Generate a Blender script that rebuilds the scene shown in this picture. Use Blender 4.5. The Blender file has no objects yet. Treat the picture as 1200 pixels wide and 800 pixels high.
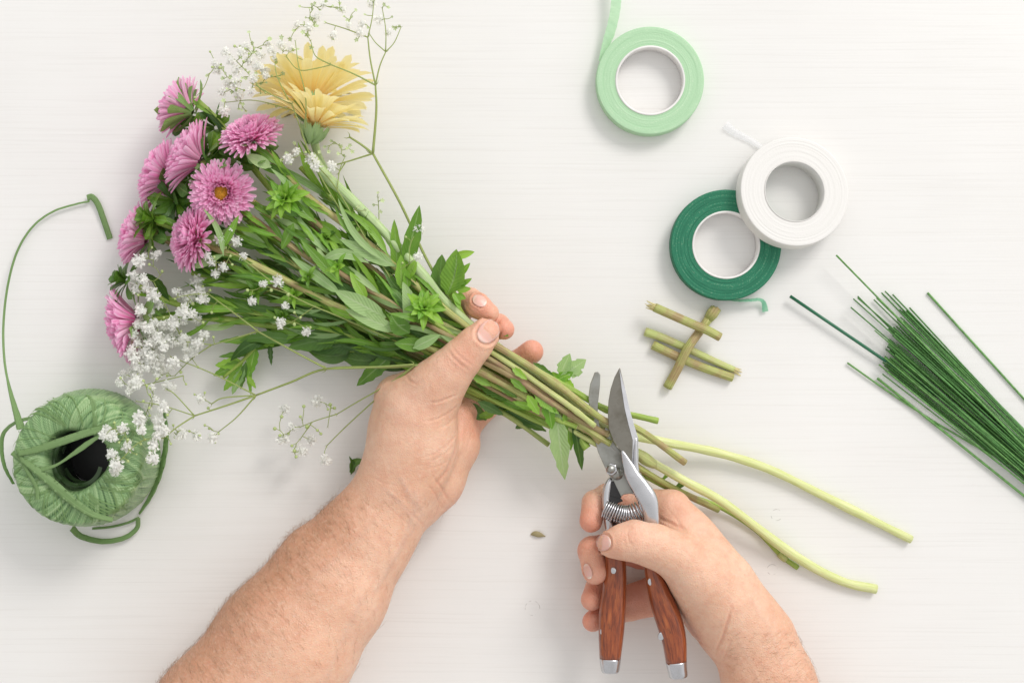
import bpy, math, random
import numpy as np
from mathutils import Vector
PI = math.pi
H = 1700.0          # camera height in photo pixels
S = 0.00055         # metres per photo pixel on the table
C = bpy.context.scene.collection
rng = random.Random(7)
nrng = np.random.RandomState(11)

# ------------------------------------------------------------------ geometry helpers
def pt(x, y, h=0.0):
    """point of the place whose height above the table is h (table pixels)"""
    f = (H - h) / H
    return np.array([(x - 600.0) * f, (400.0 - y) * f, float(h)])
def sc(h): return (H - h) / H
def unit(v):
    v = np.asarray(v, float); n = np.linalg.norm(v)
    return v / n if n > 1e-9 else v
def mesh_data(name, V, F, uv=None, attrs=None, smooth=True):
    me = bpy.data.meshes.new(name)
    me.from_pydata([tuple(v) for v in V], [], [tuple(int(i) for i in f) for f in F])
    if smooth: me.polygons.foreach_set('use_smooth', [True] * len(me.polygons))
    if uv is not None:
        l = me.uv_layers.new(name='UVMap')
        idx = np.empty(len(me.loops), int); me.loops.foreach_get('vertex_index', idx)
        l.data.foreach_set('uv', np.asarray(uv, float)[idx].ravel())
    if attrs:
        for k, a in attrs.items():
            at = me.attributes.new(k, 'FLOAT', 'POINT')
            at.data.foreach_set('value', np.asarray(a, float))
    me.update()
    return me
def wloc(o):
    v = Vector((0, 0, 0))
    while o: v += o.location; o = o.parent
    return v
def mk(name, V, F, mat, parent=None, uv=None, attrs=None, smooth=True, base=None):
    V = np.asarray(V, float)
    if base is None:
        if parent is not None: base = V[0] if len(V) else np.zeros(3)
        else: base = np.array([V[:, 0].mean(), V[:, 1].mean(), V[:, 2].min()])
    me = mesh_data(name, (V - base) * S, F, uv, attrs, smooth)
    me.materials.append(mat)
    o = bpy.data.objects.new(name, me); C.objects.link(o)
    w = Vector(tuple(base * S))
    if parent is not None: o.parent = parent; o.location = w - wloc(parent)
    else: o.location = w
    return o
def thing(name, label, cat, loc, group=None):
    o = bpy.data.objects.new(name, None); C.objects.link(o)
    o.location = Vector(tuple(np.asarray(loc, float) * S)); o.empty_display_size = 0.01
    o['label'] = label; o['category'] = cat
    if group: o['group'] = group
    return o
def tag(o, label, cat, group=None, kind=None):
    if label: o['label'] = label
    if cat: o['category'] = cat
    if group: o['group'] = group
    if kind: o['kind'] = kind
    return o
class G:
    """collects geometry"""
    def __init__(s): s.V = []; s.F = []; s.U = []; s.A = []
    def add(s, V, F, U=None, A=None):
        n = len(s.V); s.V.extend([np.asarray(v, float) for v in V]); s.F.extend([[i + n for i in f] for f in F])
        s.U.extend(U if U is not None else [(0, 0)] * len(V)); s.A.extend(A if A is not None else [0.0] * len(V))
    def mk(s, name, mat, parent=None, smooth=True, base=None):
        return mk(name, s.V, s.F, mat, parent, s.U, {'t': s.A}, smooth, base)
def catmull(P, n=6):
    P = [np.asarray(p, float) for p in P]
    if len(P) < 3:
        return [P[0] + (P[-1] - P[0]) * i / n for i in range(n + 1)]
    Q = [2 * P[0] - P[1]] + P + [2 * P[-1] - P[-2]]
    out = []
    for i in range(1, len(Q) - 2):
        a, b, c, d = Q[i - 1:i + 3]
        for j in range(n):
            t = j / n
            out.append(0.5 * (2 * b + (c - a) * t + (2 * a - 5 * b + 4 * c - d) * t * t + (-a + 3 * b - 3 * c + d) * t ** 3))
    out.append(P[-1]); return out
def frames(P, up=None):
    n = len(P); T = []
    for i in range(n):
        T.append(unit(P[min(i + 1, n - 1)] - P[max(i - 1, 0)]))
    u = np.array([0, 0, 1.0]) if up is None else np.asarray(up, float)
    if abs(np.dot(u, T[0])) > .95: u = np.array([0.3, 1, 0.2])
    N = []; prev = unit(u - np.dot(u, T[0]) * T[0])
    for t in T:
        prev = unit(prev - np.dot(prev, t) * t); N.append(prev)
    return T, N
def tube(g, P, R, seg=8, flat=1.0, up=None, cap=True, A=None):
    """tube along P, radii R (scalar, list or function of 0..1); flat scales across the up axis"""
    P = [np.asarray(p, float) for p in P]; n = len(P)
    T, N = frames(P, up)
    V = []; F = []; U = []; AA = []
    L = 0
    for i in range(n):
        t = i / (n - 1)
        r = R(t) if callable(R) else (R[i] if hasattr(R, '__len__') else R)
        if i: L += np.linalg.norm(P[i] - P[i - 1])
        B = np.cross(T[i], N[i])
        for k in range(seg):
            a = 2 * PI * k / seg
            V.append(P[i] + B * math.cos(a) * r + N[i] * math.sin(a) * r * flat)
            U.append((k / seg, L / 50.0)); AA.append(t if A is None else A)
    for i in range(n - 1):
        for k in range(seg):
            k2 = (k + 1) % seg
            F.append((i * seg + k, i * seg + k2, (i + 1) * seg + k2, (i + 1) * seg + k))
    if cap:
        F.append(tuple(range(seg))[::-1]); F.append(tuple((n - 1) * seg + k for k in range(seg)))
    g.add(V, F, U, AA)
def strip(g, P, W, N, thick=0.0, A=None):
    """flat ribbon along P; W width list/func; N normals list or single"""
    n = len(P); V = []; F = []; U = []; AA = []
    L = 0
    for i in range(n):
        t = i / (n - 1)
        T = unit(P[min(i + 1, n - 1)] - P[max(i - 1, 0)])
        nn = N(t) if callable(N) else N
        nn = unit(np.asarray(nn, float) - np.dot(nn, T) * T)
        B = np.cross(T, nn); w = W(t) if callable(W) else W
        if i: L += np.linalg.norm(P[i] - P[i - 1])
        for s_ in (-1, -0.35, 0.35, 1):
            V.append(P[i] + B * s_ * w / 2 + nn * (0.05 * w * (1 - abs(s_)) + .05 * w * math.sin(i * 1.7 + s_ * 3))); U.append((0.5 + s_ / 2, L / 50)); AA.append(t)
    for i in range(n - 1):
        for k in range(3):
            a = i * 4 + k; F.append((a, a + 1, a + 5, a + 4))
    if thick:
        m = len(V); V2 = [v - np.array([0, 0, thick]) for v in V]
        F2 = [f[::-1] for f in [(a + m, b + m, c + m, d + m) for a, b, c, d in F]]
        rim = []
        for i in range(n - 1):
            a = i * 4; rim.append((a, a + 4, a + 4 + m, a + m)); a = i * 4 + 3; rim.append((a + 4, a, a + m, a + 4 + m))
        V = V + V2; U = U * 2; AA = AA * 2; F = F + F2 + rim
    g.add(V, F, U, AA)
def solid(o, t, off=-1):
    m = o.modifiers.new('thickness', 'SOLIDIFY'); m.thickness = t * S; m.offset = off
    return o
def lathe(g, prof, c, seg=96, tilt=None):
    """prof list of (r,z) closed loop"""
    V = []; F = []; U = []; n = len(prof)
    for k in range(seg):
        a = 2 * PI * k / seg
        for j, (r, z) in enumerate(prof):
            v = np.array([r * math.cos(a), r * math.sin(a), z])
            V.append(v); U.append((k / seg, j / n))
    for k in range(seg):
        k2 = (k + 1) % seg
        for j in range(n):
            j2 = (j + 1) % n
            F.append((k * n + j, k2 * n + j, k2 * n + j2, k * n + j2))
    V = [np.asarray(c) + (tilt @ v if tilt is not None else v) for v in V]
    g.add(V, F, U)
LEAFN = 3
def leaf(g, base, tip, width, bend=0.0, side=0.0, nrm=(0, 0, 1), teeth=0.0, nteeth=5, fold=0.25, spat=False, nl=14, flip=0.0, A=0.0, zmin=1.5, twist=0.0):
    """one leaf blade from base to tip; bend lifts its middle, flip drops/curls its end"""
    base = np.asarray(base, float); tip = np.asarray(tip, float)
    D = tip - base; L = np.linalg.norm(D); D = D / L
    N = np.asarray(nrm, float); N = unit(N - np.dot(N, D) * D); B = np.cross(D, N)
    V = []; U = []; F = []
    cols = (-1, -.55, 0, .55, 1)
    global LEAFN
    LEAFN = (LEAFN * 7 + 13) % 101; zmin = zmin + LEAFN * .035
    for i in range(nl + 1):
        t = i / nl
        if spat: w = (0.28 + 0.9 * t ** 1.3) * math.sqrt(max(0, 1 - max(0, (t - .72) / .28) ** 2))
        else: w = (math.sin(PI * min(1, t ** 0.8 * 1.0)) ** 0.75) if 0 < t < 1 else 0.0
        if t < 0.12: w = max(w * .6, 0.12)
        if teeth:
            ph = (t * nteeth) % 1.0
            w *= 1 - teeth * (ph if t < .95 else 1)
        w = max(w, 0.015)
        c = base + D * L * t + N * bend * L * math.sin(PI * t) + B * side * L * math.sin(PI * t) - N * flip * L * max(0, t - .55) ** 2 * 3
        tw = twist * t
        Bt = B * math.cos(tw) + N * math.sin(tw); Nt = N * math.cos(tw) - B * math.sin(tw)
        for s_ in cols:
            p = c + Bt * s_ * w * width / 2 + Nt * (abs(s_) * fold * w * width / 2)
            if p[2] < zmin: p[2] = zmin
            V.append(p); U.append((0.5 + s_ / 2, t))
    for i in range(nl):
        for k in range(4):
            a = i * 5 + k; F.append((a, a + 1, a + 6, a + 5))
    g.add(V, F, U, [A] * len(V))
def prism(name, outline, h0, h1, mat, parent, bevel=1.0):
    """outline in photo pixels seen at height (h0+h1)/2, real thickness h1-h0 and bevelled rim"""
    hm = (h0 + h1) / 2
    P = [pt(x, y, hm) for x, y in outline]
    if sum((P[i][0] * P[(i + 1) % len(P)][1] - P[(i + 1) % len(P)][0] * P[i][1]) for i in range(len(P))) < 0: P = P[::-1]
    n = len(P)
    V = [np.array([p[0], p[1], h0]) for p in P] + [np.array([p[0], p[1], h1]) for p in P]
    F = [tuple(range(n))[::-1], tuple(range(n, 2 * n))] + [(i, (i + 1) % n, n + (i + 1) % n, n + i) for i in range(n)]
    o = mk(name, V, F, mat, parent, smooth=False)
    if bevel:
        b = o.modifiers.new('edge', 'BEVEL'); b.width = bevel * S; b.segments = 3; b.limit_method = 'ANGLE'; b.angle_limit = 0.6
        o.data.polygons.foreach_set('use_smooth', [True] * len(o.data.polygons))
        try:
            w = o.modifiers.new('n', 'WEIGHTED_NORMAL'); w.keep_sharp = False
        except Exception: pass
    return o

# ------------------------------------------------------------------ materials
def lin(r, g_, b):
    f = lambda c: ((c / 255 + .055) / 1.055) ** 2.4 if c > 10.3 else c / 255 / 12.92
    return (f(r), f(g_), f(b), 1)
class M:
    def __init__(s, name):
        s.m = bpy.data.materials.new(name); s.m.use_nodes = True
        s.t = s.m.node_tree; s.b = s.t.nodes['Principled BSDF']; s.out = s.t.nodes['Material Output']
    def n(s, typ, **kw):
        nd = s.t.nodes.new(typ)
        for k, v in kw.items():
            if k.startswith('_'): setattr(nd, k[1:], v)
            else:
                key = int(k[1:]) if k[0] == 'i' and k[1:].isdigit() else k.replace('__', ' ')
                nd.inputs[key].default_value = v
        return nd
    def l(s, a, b): s.t.links.new(a, b)
    def set(s, **kw):
        for k, v in kw.items(): s.b.inputs[k.replace('__', ' ')].default_value = v
        return s
    def ramp(s, fac, stops, interp='LINEAR'):
        r = s.n('ShaderNodeValToRGB'); r.color_ramp.interpolation = interp
        e = r.color_ramp.elements
        while len(e) < len(stops): e.new(0.5)
        for i, (p, c) in enumerate(stops): e[i].position = p; e[i].color = c if len(c) == 4 else (*c, 1)
        s.l(fac, r.inputs[0]); return r.outputs[0]
    def mix(s, fac, a, b, blend='MIX'):
        x = s.n('ShaderNodeMix', _data_type='RGBA', _blend_type=blend)
        for sk, v in ((x.inputs[0], fac), (x.inputs[6], a), (x.inputs[7], b)):
            if hasattr(v, 'links') or hasattr(v, 'is_linked'): s.l(v, sk)
            else: sk.default_value = v
        return x.outputs[2]
    def math(s, op, a, b=0.0, c=None):
        x = s.n('ShaderNodeMath', _operation=op)
        for i, v in enumerate((a, b) if c is None else (a, b, c)):
            if hasattr(v, 'is_linked'): s.l(v, x.inputs[i])
            else: x.inputs[i].default_value = v
        return x.outputs[0]
    def coord(s, which='Object', scale=(1, 1, 1), loc=(0, 0, 0)):
        tc = s.n('ShaderNodeTexCoord'); mp = s.n('ShaderNodeMapping'); mp.inputs['Scale'].default_value = scale
        mp.inputs['Location'].default_value = loc
        s.l(tc.outputs[which], mp.inputs[0]); return mp.outputs[0]
    def noise(s, vec, scale, detail=4, rough=.55, out='Fac'):
        x = s.n('ShaderNodeTexNoise', Scale=scale, Detail=detail, Roughness=rough)
        if vec is not None: s.l(vec, x.inputs['Vector'])
        return x.outputs[out]
    def bump(s, h, strength=.5, dist=.001, nrm=None):
        b = s.n('ShaderNodeBump', Strength=strength, Distance=dist); s.l(h, b.inputs['Height'])
        if nrm is not None: s.l(nrm, b.inputs['Normal'])
        s.l(b.outputs[0], s.b.inputs['Normal']); return b.outputs[0]
    def color(s, sock): s.l(sock, s.b.inputs['Base Color'])
    def translucent(s, col, fac):
        tr = s.n('ShaderNodeBsdfTranslucent'); mx = s.n('ShaderNodeMixShader'); mx.inputs[0].default_value = fac
        if hasattr(col, 'is_linked'): s.l(col, tr.inputs[0])
        else: tr.inputs[0].default_value = col
        s.l(s.b.outputs[0], mx.inputs[1]); s.l(tr.outputs[0], mx.inputs[2]); s.l(mx.outputs[0], s.out.inputs[0])

def mat_table():
    m = M('white_painted_wood')
    # long fine brush/grain lines running left to right
    v1 = m.coord(scale=(9, 620, 1)); v2 = m.coord(scale=(3.5, 240, 1)); v3 = m.coord(scale=(7, 7, 1))
    warp = m.noise(m.coord(scale=(3, 9, 1)), 1.0, 2)
    addw = m.n('ShaderNodeVectorMath', _operation='MULTIPLY_ADD'); m.l(warp, addw.inputs[0]); addw.inputs[1].default_value = (0, 3, 0); m.l(v1, addw.inputs[2])
    n1 = m.noise(addw.outputs[0], 1.0, 5, .6)
    addw2 = m.n('ShaderNodeVectorMath', _operation='MULTIPLY_ADD'); m.l(warp, addw2.inputs[0]); addw2.inputs[1].default_value = (0, 1.5, 0); m.l(v2, addw2.inputs[2])
    n2 = m.noise(addw2.outputs[0], 1.0, 3, .6)
    n3 = m.noise(v3, 1.0, 3)
    c = m.ramp(n3, [(0.3, (.80, .787, .765)), (.7, (.835, .825, .805))])
    lines = m.ramp(n1, [(0.33, (.88, .87, .86)), (.47, (1, 1, 1)), (.9, (1, 1, 1))])
    c = m.mix(.33, c, lines, 'MULTIPLY')
    l2 = m.ramp(n2, [(0.28, (.93, .92, .9)), (.5, (1, 1, 1))])
    c = m.mix(.25, c, l2, 'MULTIPLY')
    # plugged knots: thin broken ring marks
    pos = m.coord()
    fac = None
    for (x, y, r) in ((624, 712, 8.5), (910, 603, 6.5), (905, 667, 6), (331, 652, 5)):
        p = pt(x, y) * S
        d = m.n('ShaderNodeVectorMath', _operation='DISTANCE'); m.l(pos, d.inputs[0]); d.inputs[1].default_value = tuple(p)
        e = m.math('ABSOLUTE', m.math('SUBTRACT', d.outputs['Value'], r * S))
        e = m.math('LESS_THAN', e, 0.42 * S)
        fac = e if fac is None else m.math('MAXIMUM', fac, e)
    brk = m.ramp(m.noise(m.coord(scale=(220, 220, 1)), 1.0, 1), [(.5, (0, 0, 0)), (.62, (1, 1, 1))])
    fac = m.math('MULTIPLY', m.math('MULTIPLY', fac, brk), .38)
    c = m.mix(fac, c, (.2, .17, .15, 1))
    m.color(c)
    b = m.math('ADD', n1, m.math('MULTIPLY', n2, .7))
    m.bump(b, .16, .0005)
    m.set(Roughness=.5); m.b.inputs['Specular IOR Level'].default_value = .35
    return m.m
def mat_leaf(name, c1, c2, rough=.36, trans=.20, rib=(.30, .45, .16)):
    m = M(name)
    oi = m.n('ShaderNodeObjectInfo')
    n = m.noise(m.coord(), 180, 3)
    at = m.n('ShaderNodeAttribute', _attribute_name='t')
    f = m.math('ADD', m.math('MULTIPLY', n, .5), m.math('MULTIPLY', oi.outputs['Random'], .6))
    c = m.ramp(f, [(.2, c1), (.8, c2)])
    uv = m.n('ShaderNodeUVMap'); sx = m.n('ShaderNodeSeparateXYZ'); m.l(uv.outputs[0], sx.inputs[0])
    d = m.math('ABSOLUTE', m.math('SUBTRACT', sx.outputs[0], .5))
    ribm = m.ramp(d, [(0.0, (.75, .75, .75)), (.07, (0, 0, 0))])
    # side veins
    vv = m.math('SINE', m.math('MULTIPLY', m.math('SUBTRACT', sx.outputs[1], m.math('MULTIPLY', d, .45)), 70))
    vm = m.math('MULTIPLY', m.ramp(vv, [(.75, (0, 0, 0)), (1, (1, 1, 1))]), .07)
    c = m.mix(m.math('MAXIMUM', ribm, vm), c, (*rib, 1))
    m.color(c)
    m.bump(m.math('ADD', vv, m.math('MULTIPLY', n, 3)), .25, .0004)
    m.set(Roughness=rough)
    m.translucent(m.mix(.5, c, (.45, .7, .08, 1), 'MIX'), trans)
    return m.m
def mat_stem(name, ca, cb, cc=None, tail=False):
    """ca..cb along streaks"""
    m = M(name)
    v = m.coord('UV', (14, 1.2, 1))
    n = m.noise(v, 1.0, 3); n2 = m.noise(m.coord(), 90, 3)
    c = m.ramp(n, [(.3, ca), (.7, cb)])
    if cc: c = m.mix(m.ramp(n2, [(.45, (0, 0, 0)), (.65, (.9, .9, .9))]), c, (*cc, 1))
    n3 = m.noise(m.coord('UV', (40, .8, 1)), 1.0, 2)
    c = m.mix(m.math('MULTIPLY', m.ramp(n3, [(.5, (0, 0, 0)), (.62, (1, 1, 1))]), .4), c, (cb[0] * 1.25, cb[1] * 1.2, cb[2] * 1.3, 1))
    if tail:
        at = m.n('ShaderNodeAttribute', _attribute_name='t')
        c = m.mix(m.ramp(at.outputs['Fac'], [(.35, (0, 0, 0)), (.6, (1, 1, 1))]), c, m.ramp(n, [(.3, (.60, .66, .24)), (.7, (.76, .78, .42))]))
    m.color(c); m.bump(m.math('ADD', n, n3), .5, .0008); m.set(Roughness=.5)
    m.b.inputs['Subsurface Weight'].default_value = .15; m.b.inputs['Subsurface Radius'].default_value = (.001, .0015, .0004)
    m.b.inputs['Subsurface Scale'].default_value = 1.0
    return m.m
def mat_petal(name, base, tip, edge, trans=.3, pos=(.25, .75)):
    m = M(name)
    at = m.n('ShaderNodeAttribute', _attribute_name='t')
    uv = m.n('ShaderNodeUVMap'); sx = m.n('ShaderNodeSeparateXYZ'); m.l(uv.outputs[0], sx.inputs[0])
    c = m.ramp(sx.outputs[1], [(pos[0], base), (pos[1], tip)])
    d = m.math('MULTIPLY', m.math('ABSOLUTE', m.math('SUBTRACT', sx.outputs[0], .5)), 2)
    c = m.mix(m.math('MULTIPLY', m.ramp(d, [(.35, (0, 0, 0)), (1, (1, 1, 1))]), .6), c, (*edge, 1))
    # each petal a little lighter or darker
    c = m.mix(m.ramp(at.outputs['Fac'], [(0, (0, 0, 0)), (1, (.55, .55, .55))]), c, (*edge, 1))
    m.color(c); m.set(Roughness=.5)
    st = m.math('SINE', m.math('MULTIPLY', sx.outputs[0], 25)); m.bump(st, .2, .0003)
    m.translucent(c, trans)
    return m.m
def mat_plain(name, c, rough=.5, metal=0.0, nscale=60, var=.12, bump=.15, spec=.5):
    m = M(name)
    n = m.noise(m.coord(), nscale, 4)
    c1 = tuple(x * (1 - var) for x in c); c2 = tuple(min(1, x * (1 + var)) for x in c)
    m.color(m.ramp(n, [(.3, c1), (.7, c2)])); m.set(Roughness=rough, Metallic=metal); m.bump(n, bump, .0004)
    m.b.inputs['Specular IOR Level'].default_value = spec
    return m.m
def mat_skin():
    m = M('skin')
    at = m.n('ShaderNodeAttribute', _attribute_name='red'); ve = m.n('ShaderNodeAttribute', _attribute_name='vein'); tn = m.n('ShaderNodeAttribute', _attribute_name='tan')
    v = m.coord()
    big = m.noise(v, 34, 3); mid = m.noise(v, 170, 4, .6); fine = m.noise(v, 900, 3, .6)
    c = m.ramp(big, [(.3, (.74, .43, .285)), (.7, (.82, .535, .385))])
    c = m.mix(tn.outputs['Fac'], c, (.49, .21, .105, 1))
    c = m.mix(m.math('MULTIPLY', m.ramp(mid, [(.42, (0, 0, 0)), (.75, (1, 1, 1))]), .38), c, (.62, .25, .155, 1))
    c = m.mix(m.math('MULTIPLY', m.ramp(m.noise(v, 420, 3, .7), [(.5, (0, 0, 0)), (.72, (1, 1, 1))]), .35), c, (.82, .60, .46, 1))
    c = m.mix(m.math('MULTIPLY', at.outputs['Fac'], .85), c, (.68, .19, .125, 1))
    c = m.mix(m.math('MULTIPLY', ve.outputs['Fac'], .28), c, (.42, .36, .34, 1))
    fr = m.n('ShaderNodeTexVoronoi', Scale=95.0); m.l(v, fr.inputs['Vector'])
    spots = m.ramp(fr.outputs['Distance'], [(.06, (.35, .35, .35)), (.11, (0, 0, 0))])
    c = m.mix(m.math('MULTIPLY', spots, m.ramp(big, [(.5, (0, 0, 0)), (.7, (1, 1, 1))])), c, (.38, .18, .10, 1))
    m.color(c)
    vo = m.n('ShaderNodeTexVoronoi', Scale=720.0, _feature='DISTANCE_TO_EDGE'); m.l(v, vo.inputs['Vector'])
    hgt = m.math('ADD', m.math('MULTIPLY', vo.outputs['Distance'], 1.2), m.math('ADD', m.math('MULTIPLY', fine, .8), m.math('MULTIPLY', mid, 1.6)))
    m.bump(hgt, .42, .0008)
    m.set(Roughness=.44); m.b.inputs['Specular IOR Level'].default_value = .5
    m.b.inputs['Subsurface Weight'].default_value = .2; m.b.inputs['Subsurface Radius'].default_value = (1.0, .38, .2); m.b.inputs['Subsurface Scale'].default_value = .0035
    return m.m
def mat_wood():
    m = M('red_hardwood')
    v = m.coord(scale=(1, 1, 1)); uv = m.coord('UV', (10, 1.4, 1))
    n = m.noise(uv, 1.5, 5, .6); n2 = m.noise(m.coord('UV', (60, 5, 1)), 1.0, 3)
    c = m.ramp(n, [(.25, (.10, .018, .006)), (.5, (.29, .062, .016)), (.75, (.44, .125, .032))])
    c = m.mix(m.math('MULTIPLY', m.ramp(n2, [(.55, (0, 0, 0)), (.62, (1, 1, 1))]), .55), c, (.06, .014, .008, 1))
    m.color(c); m.set(Roughness=.32); m.bump(n2, .15, .0003); m.b.inputs['Coat Weight'].default_value = .4; m.b.inputs['Coat Roughness'].default_value = .15
    return m.m
def mat_metal(name, c, rough, aniso=False, blot=0.0):
    m = M(name)
    n = m.noise(m.coord(scale=(30, 300, 30)), 3, 3); n2 = m.noise(m.coord(), 120, 4)
    m.color(m.mix(m.math('MULTIPLY', m.ramp(n2, [(.45, (0, 0, 0)), (.7, (1, 1, 1))]), blot), (*c, 1), (c[0] * .45, c[1] * .42, c[2] * .36, 1)))
    m.l(m.ramp(n2, [(.3, (rough * .8,) * 3), (.7, (rough * 1.3,) * 3)]), m.b.inputs['Roughness'])
    m.set(Metallic=1.0); m.bump(n, .12, .0002)
    return m.m
def mat_tape(name, c1, c2, core_r, ringscale, fleck=.0, trans=0.0):
    """rolled crepe tape: concentric layers on the faces"""
    m = M(name)
    tc = m.coord(); sx = m.n('ShaderNodeSeparateXYZ'); m.l(tc, sx.inputs[0])
    r = m.math('SQRT', m.math('ADD', m.math('POWER', sx.outputs[0], 2), m.math('POWER', sx.outputs[1], 2)))
    w = m.noise(m.coord(scale=(25, 25, 25)), 1, 2)
    rr = m.math('MULTIPLY', m.math('ADD', r, m.math('MULTIPLY', w, .0012)), ringscale)
    cx = m.n('ShaderNodeCombineXYZ'); m.l(rr, cx.inputs[0]); m.l(m.math('MULTIPLY', m.noise(m.coord(scale=(40, 40, 40)), 1, 2), 2.5), cx.inputs[1])
    n = m.noise(cx.outputs[0], 1.0, 3, .7)
    f = m.noise(tc, 900, 2)
    c = m.ramp(n, [(.3, c1), (.7, c2)])
    if fleck: c = m.mix(m.math('MULTIPLY', m.ramp(m.math('MULTIPLY', n, f), [(.31, (0, 0, 0)), (.40, (1, 1, 1))]), fleck), c, (.75, .85, .65, 1))
    m.color(c); m.bump(m.math('ADD', n, m.math('MULTIPLY', f, .6)), .35, .0006); m.set(Roughness=.6)
    m.b.inputs['Specular IOR Level'].default_value = .3
    if trans: m.translucent(c, trans)
    return m.m
def mat_strand():
    m = M('green_raffia_ribbon')
    sx = m.n('ShaderNodeUVMap'); mp = m.n('ShaderNodeMapping'); mp.inputs['Scale'].default_value = (16, .7, 1); m.l(sx.outputs[0], mp.inputs[0])
    n = m.noise(mp.outputs[0], 1.0, 3)
    c = m.ramp(n, [(.25, (.20, .36, .12)), (.75, (.40, .57, .26))])
    m.color(c); m.set(Roughness=.48); m.bump(n, .4, .0005); m.translucent(c, .45)
    return m.m
def mat_ball():
    m = M('wound_green_ribbon')
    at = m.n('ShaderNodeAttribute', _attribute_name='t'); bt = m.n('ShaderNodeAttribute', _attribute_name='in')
    n2 = m.noise(m.coord(), 70, 3)
    uv = m.n('ShaderNodeUVMap'); mp = m.n('ShaderNodeMapping'); mp.inputs['Scale'].default_value = (420, 1.2, 1); m.l(uv.outputs[0], mp.inputs[0])
    n = m.noise(mp.outputs[0], 1.0, 4, .7)
    f = m.math('ADD', m.math('MULTIPLY', at.outputs['Fac'], .5), m.math('MULTIPLY', n, .5))
    c = m.ramp(f, [(.30, (.05, .11, .035)), (.41, (.17, .31, .12)), (.56, (.26, .42, .18)), (.70, (.40, .54, .27))])  # dark end of the ramp paints shade between the strands
    c = m.mix(bt.outputs['Fac'], c, (.012, .022, .012, 1))  # ribbon blackened with depth, the hole's shade put into its colour
    m.color(c); m.set(Roughness=.36); m.bump(n, .6, .0008); m.b.inputs['Coat Weight'].default_value = .1
    return m.m

MT = {}
MT['table'] = mat_table()
MT['leaf'] = mat_leaf('leaf_green', (.055, .17, .010), (.22, .43, .04))
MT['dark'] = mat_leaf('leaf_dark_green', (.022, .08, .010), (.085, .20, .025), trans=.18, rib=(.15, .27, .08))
MT['bright'] = mat_leaf('leaf_bright_green', (.14, .36, .025), (.32, .58, .06), trans=.28, rib=(.45, .62, .2))
MT['pale'] = mat_leaf('leaf_pale_underside', (.24, .42, .14), (.42, .58, .25), rough=.55, trans=.2, rib=(.5, .62, .35))
MT['bract'] = mat_leaf('bract_green', (.09, .21, .045), (.22, .38, .11), rough=.5, trans=.15)
MT['stem'] = mat_stem('stem_green', (.18, .32, .035), (.42, .54, .12))
MT['stem_brown'] = mat_stem('stem_purplish', (.20, .13, .05), (.44, .38, .17), (.32, .17, .11))
MT["stem_pale_off"] = mat_stem("stem_light_olive", (.42, .50, .14), (.58, .62, .26), (.48, .44, .2))
MT['stem_olive'] = mat_stem('stem_olive', (.27, .31, .06), (.52, .53, .20), (.36, .24, .12))
MT['stem_pale'] = mat_stem('stem_pale_lime', (.52, .62, .20), (.70, .76, .36))
MT['stem_fine'] = mat_stem('twig_green', (.22, .30, .07), (.38, .44, .14))
MT['stem_gerb'] = mat_stem('stem_sea_green', (.33, .48, .19), (.50, .62, .32), tail=True)
MT['cut'] = mat_plain('cut_pith', (.62, .62, .32), .7)
MT['pink'] = mat_petal('petal_pink', (.96, .13, .48), (1.0, .45, .74), (1.0, .84, .95), .38, (.1, .8))
MT['yellow'] = mat_petal('petal_yellow', (.97, .61, .14), (.98, .86, .41), (.98, .90, .55), .5, (.0, .5))
MT['disc'] = mat_plain('disc_yellow', (.78, .42, .04), .7, nscale=600, var=.3)
MT['white'] = M('blossom_white').set(**{'Base__Color': (.90, .90, .87, 1), 'Roughness': .6}).m
mw = M('blossom_white'); mw.set(**{'Base__Color': (.95, .95, .92, 1), 'Roughness': .6}); mw.translucent((1, 1, .97, 1), .5); MT['white'] = mw.m
MT['bud'] = mat_plain('bud_green', (.45, .55, .22), .5)
MT['skin'] = mat_skin()
nm = M('nail'); nm.set(**{'Base__Color': (.76, .46, .385, 1), 'Roughness': .28}); nm.b.inputs['Subsurface Weight'].default_value = .2; nm.b.inputs['Subsurface Scale'].default_value = .001
_uv = nm.coord('UV', (22, 1, 1)); nm.bump(nm.noise(_uv, 1, 2), .15, .0003)
_u = nm.n('ShaderNodeUVMap'); _s = nm.n('ShaderNodeSeparateXYZ'); nm.l(_u.outputs[0], _s.inputs[0])
nm.color(nm.ramp(_s.outputs[1], [(.0, (.84, .63, .55)), (.22, (.74, .43, .355)), (.86, (.77, .47, .40)), (.95, (.88, .74, .65))]))
MT['nail'] = nm.m
MT['hair'] = mat_plain('arm_hair', (.34, .19, .10), .5)
MT['wood'] = mat_wood()
MT['chrome'] = mat_metal('bright_steel', (.60, .60, .62), .2, blot=.2)
MT['steel'] = mat_metal('blade_steel', (.27, .255, .22), .36, blot=.55)
MT['dull'] = mat_metal('dull_steel', (.40, .40, .37), .38, blot=.5)
MT['black'] = mat_plain('black_gap_shade', (.02, .02, .02), .4)  # black that stands in for shade in gaps and the ball's hole
MT['tape_green'] = mat_tape('mint_crepe_tape', (.38, .61, .37), (.48, .70, .46), 0, 900, .25)
MT['tape_dark'] = mat_tape('dark_green_crepe_tape', (.012, .12, .065), (.035, .24, .13), 0, 1100, .15)
MT['tape_white'] = mat_tape('white_crepe_tape', (.74, .725, .695), (.79, .775, .75), 0, 700)
MT['tail_mint'] = mat_tape('mint_tape_tail', (.55, .80, .55), (.62, .86, .6), 0, 300, 0, .45)
MT['tail_green'] = mat_tape('green_tape_tail', (.20, .50, .33), (.35, .65, .45), 0, 300, 0, .4)
MT['tail_white'] = mat_tape('white_tape_tail', (.84, .84, .85), (.87, .87, .89), 0, 300, 0, .55)
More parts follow.
